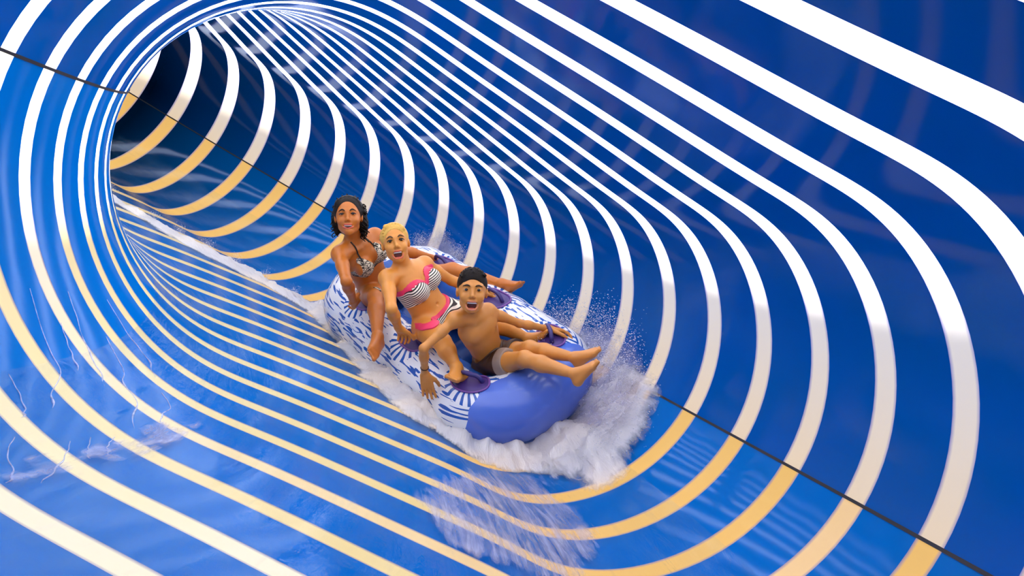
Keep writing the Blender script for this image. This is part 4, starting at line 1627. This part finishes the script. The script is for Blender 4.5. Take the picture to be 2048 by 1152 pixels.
tag(back, 'small burst of spray on the outer wall behind the two women', 'foam')
film2 = foam_patch('foam', [(1.2, 222), (1.55, 224), (1.85, 224.5), (2.2, 226), (2.6, 230), (2.5, 236), (2.1, 235), (1.75, 232), (1.4, 232), (1.1, 236)],
                   M_FOAM_THIN, 0.006, edge=0.05, base=0.012, seed=31, dens0=0.0)
tag(film2, 'bright ragged edge of the water sheet at the bottom left', 'foam')


# clear moving water over the floor of the tunnel
def water_material():
    t = NT('running_water')
    mp = t.add('ShaderNodeMapping')
    u = t.add('ShaderNodeTexCoord')
    t.l.new(u.outputs['UV'], mp.inputs[0])
    mp.inputs['Scale'].default_value = (4.0, 34.0, 1.0)
    mp.inputs['Rotation'].default_value = (0, 0, 0.12)
    n1 = t.noise(1.0, 5, 0.6, mp.outputs[0], 0.6)
    n2 = t.noise(7.0, 4, 0.6, u.outputs['UV'])
    nb = t.bump(t.math('ADD', n1, t.math('MULTIPLY', n2, 0.5)), 0.22, 0.008)
    tp = t.add('ShaderNodeBsdfTransparent')
    tp.inputs['Color'].default_value = (0.94, 0.98, 1.0, 1)
    gl = t.add('ShaderNodeBsdfGlossy')
    gl.inputs['Color'].default_value = (0.75, 0.85, 1.0, 1)
    gl.inputs['Roughness'].default_value = 0.05
    t.l.new(nb, gl.inputs['Normal'])
    fr = t.add('ShaderNodeFresnel')
    fr.inputs['IOR'].default_value = 1.33
    t.l.new(nb, fr.inputs['Normal'])
    df = t.add('ShaderNodeBsdfDiffuse')
    df.inputs['Color'].default_value = (0.35, 0.62, 0.95, 1)
    t.l.new(nb, df.inputs['Normal'])
    streak = t.math('MULTIPLY', t.math('MULTIPLY', t.math('SUBTRACT', n1, 0.56), 4.0, clamp=True), 0.10)
    a = t.mixs(t.math('ADD', streak, 0.012), tp.outputs[0], df.outputs[0])
    return t.done(t.mixs(t.math('MULTIPLY', fr.outputs[0], 0.38), a, gl.outputs[0]))


ws = np.linspace(0.35, 9.5, 420)
wt = np.radians(np.linspace(212, 346, 150))
SS, TT = np.meshgrid(ws, wt, indexing='ij')
edge_ = np.minimum(1, np.minimum((TT - wt[0]) / 0.25, (wt[-1] - TT) / 0.25))
hh_ = 0.012 * np.clip(edge_, 0.15, 1) + 0.002 * (fbm(SS * 3, TT * 9, 2, 3) - 0.5)
wm = tube_grid(ws, wt, np.maximum(hh_, 0.0015))
me = mesh_np('water', wm.reshape(-1, 3), grid_faces(len(ws), len(wt)))
vi = np.zeros(len(me.loops), dtype=np.int32)
me.loops.foreach_get('vertex_index', vi)
me.uv_layers.new(name='uv').data.foreach_set('uv', np.stack([SS.ravel() * SC, TT.ravel() * ARC], -1)[vi].astype(np.float32).ravel())
water = link('water', me, water_material())
tag(water, 'shallow clear water running down the tunnel floor', 'water', kind='stuff')


# thin rivulets streaming down the inner wall and breaking up on the floor
RIV = [[(2.24, 203.0), (2.2, 206.5), (2.14, 211.0), (2.12, 213.5), (2.0, 215.5), (1.94, 217.0), (1.9, 218.5)], [(2.34, 207.5), (2.28, 211.0), (2.22, 214.5)],
       [(2.54, 204.0), (2.5, 207.0), (2.42, 211.0), (2.36, 215.0), (2.3, 217.5)], [(2.64, 211.0), (2.58, 214.5), (2.52, 217.0), (2.44, 218.0), (2.4, 221.5), (2.28, 223.5), (2.16, 226.0)],
       [(2.92, 206.5), (2.88, 212.5), (2.84, 217.0), (2.72, 220.0)], [(2.62, 223.0), (2.54, 226.0), (2.4, 226.5), (2.3, 229.0)], [(1.84, 212.5), (1.82, 215.0), (1.78, 217.5), (1.74, 218.5)],
       [(1.64, 221.0), (1.56, 223.0), (1.5, 226.5), (1.44, 228.0)], [(1.82, 224.0), (1.76, 225.5), (1.66, 227.5), (1.54, 229.5)], [(1.92, 224.5), (1.84, 226.5), (1.8, 228.0)],
       [(2.02, 226.0), (1.94, 227.0), (1.88, 229.0)]]
_t = NT('rivulet_water')
_d = _t.add('ShaderNodeBsdfPrincipled')
_d.inputs['Base Color'].default_value = (0.66, 0.70, 0.98, 1)
_d.inputs['Roughness'].default_value = 0.08
_tp = _t.add('ShaderNodeBsdfTransparent')
M_RIV = _t.done(_t.mixs(_t.math('MULTIPLY', _t.noise(60.0, 3, 0.6, _t.obj()), 1.15, clamp=True), _tp.outputs[0], _d.outputs[0]))
riv_parts = []
for k, q in enumerate(RIV):
    pts = np.array([tube_grid([a], [math.radians(b_)], 0.001)[0, 0] for a, b_ in q])
    pts = bez(pts, 10)
    n_ = len(pts)
    tt_ = np.linspace(0, 1, n_)
    pts = pts + 0.004 * np.sin(tt_ * 23 + k)[:, None] * CRv * tt_[:, None]
    riv_parts.append(tube_mesh(pts, (0.0010 + 0.0030 * tt_ ** 1.6 * (0.6 + 0.4 * np.sin(tt_ * 17 + 2 * k))) * np.clip((1 - tt_) * 8, 0.1, 1), 6))
rv = link('rivulets', mesh_mixed('rivulets', riv_parts), M_RIV)
tag(rv, 'thin white rivulets running down the inner wall at the left', 'water', kind='stuff')
streaks = foam_patch('foam', [(2.75, 333), (3.1, 337), (2.9, 343), (2.3, 342), (1.9, 337), (1.8, 328), (2.2, 328)], M_FOAM_STREAK, 0.003, edge=0.10, base=0.008, seed=41, res=0.014)
tag(streaks, 'faint pale streaks of water low on the outer wall at the right', 'foam')

# flying drops
def drops(name, label, seeds, n, smin, smax, up=0.10, seed=1, parent=None):
    """seeds: list of (s, degrees, inset metres, spread metres)"""
    rg = np.random.default_rng(seed)
    oc = np.array([[1, 0, 0], [-1, 0, 0], [0, 1, 0], [0, -1, 0], [0, 0, 1], [0, 0, -1]], float)
    of = np.array([[0, 2, 4], [2, 1, 4], [1, 3, 4], [3, 0, 4], [2, 0, 5], [1, 2, 5], [3, 1, 5], [0, 3, 5]])
    w = np.array([q[3] for q in seeds]) ** 1.0
    pick = rg.choice(len(seeds), n, p=w / w.sum())
    base = np.array([tube_grid([q[0]], [math.radians(q[1])], q[2])[0, 0] for q in seeds])
    spread = np.array([q[3] for q in seeds])
    C = base[pick] + rg.normal(0, 1, (n, 3)) * spread[pick][:, None] * 0.55
    r = smin * (smax / smin) ** (rg.random(n) ** 2.5)
    flow = nrm(RFW * 0.8 + RUP * 0.3)
    V_ = oc[None] * r[:, None, None]
    V_ = V_ + (V_ @ flow)[..., None] * flow * rg.uniform(0.2, 2.2, n)[:, None, None]
    V_ = V_ + C[:, None]
    F_ = (of[None] + 6 * np.arange(n)[:, None, None]).reshape(-1, 3)
    o = link(name, mesh_np(name, V_.reshape(-1, 3), F_), M_DROP, parent)
    tag(o, label, 'spray' if parent is None else None, kind='stuff')
    return o


M_DROP = principled('water_drops', (0.85, 0.86, 0.92), 0.12, 0.6)
drops('spray', 'cloud of flying drops around the front of the raft',
      [(4.45, 4, .10, .10), (4.3, 8, .10, .10), (4.1, 9, .10, .11), (3.9, 6, .12, .12), (3.75, 0, .12, .12), (3.6, 352, .10, .11), (3.55, 345, .08, .09), (4.1, 345, .18, .10),
       (3.95, 338, .14, .08), (3.9, 325, .12, .07), (4.1, 312, .10, .06), (4.5, 300, .07, .05), (4.05, 338, .36, .06), (3.95, 328, .28, .06), (4.0, 350, .38, .05)], 12000, 0.0009, 0.0028, seed=2)
drops('spray', 'fine drops flung up along the foam trail behind the raft',
      [(s_, a_, .05, .04) for s_, a_ in wake_mid[1:]] + [(5.2, 303, .07, .05), (4.8, 295, .07, .05)], 3500, 0.0009, 0.0024, seed=4)
drops('spray', 'drops bursting on the wall behind the women',
      [(5.8, 6, .05, .05), (5.65, 10, .05, .06), (5.45, 8, .05, .06), (5.25, 3, .05, .05)], 4500, 0.0008, 0.0022, seed=5)
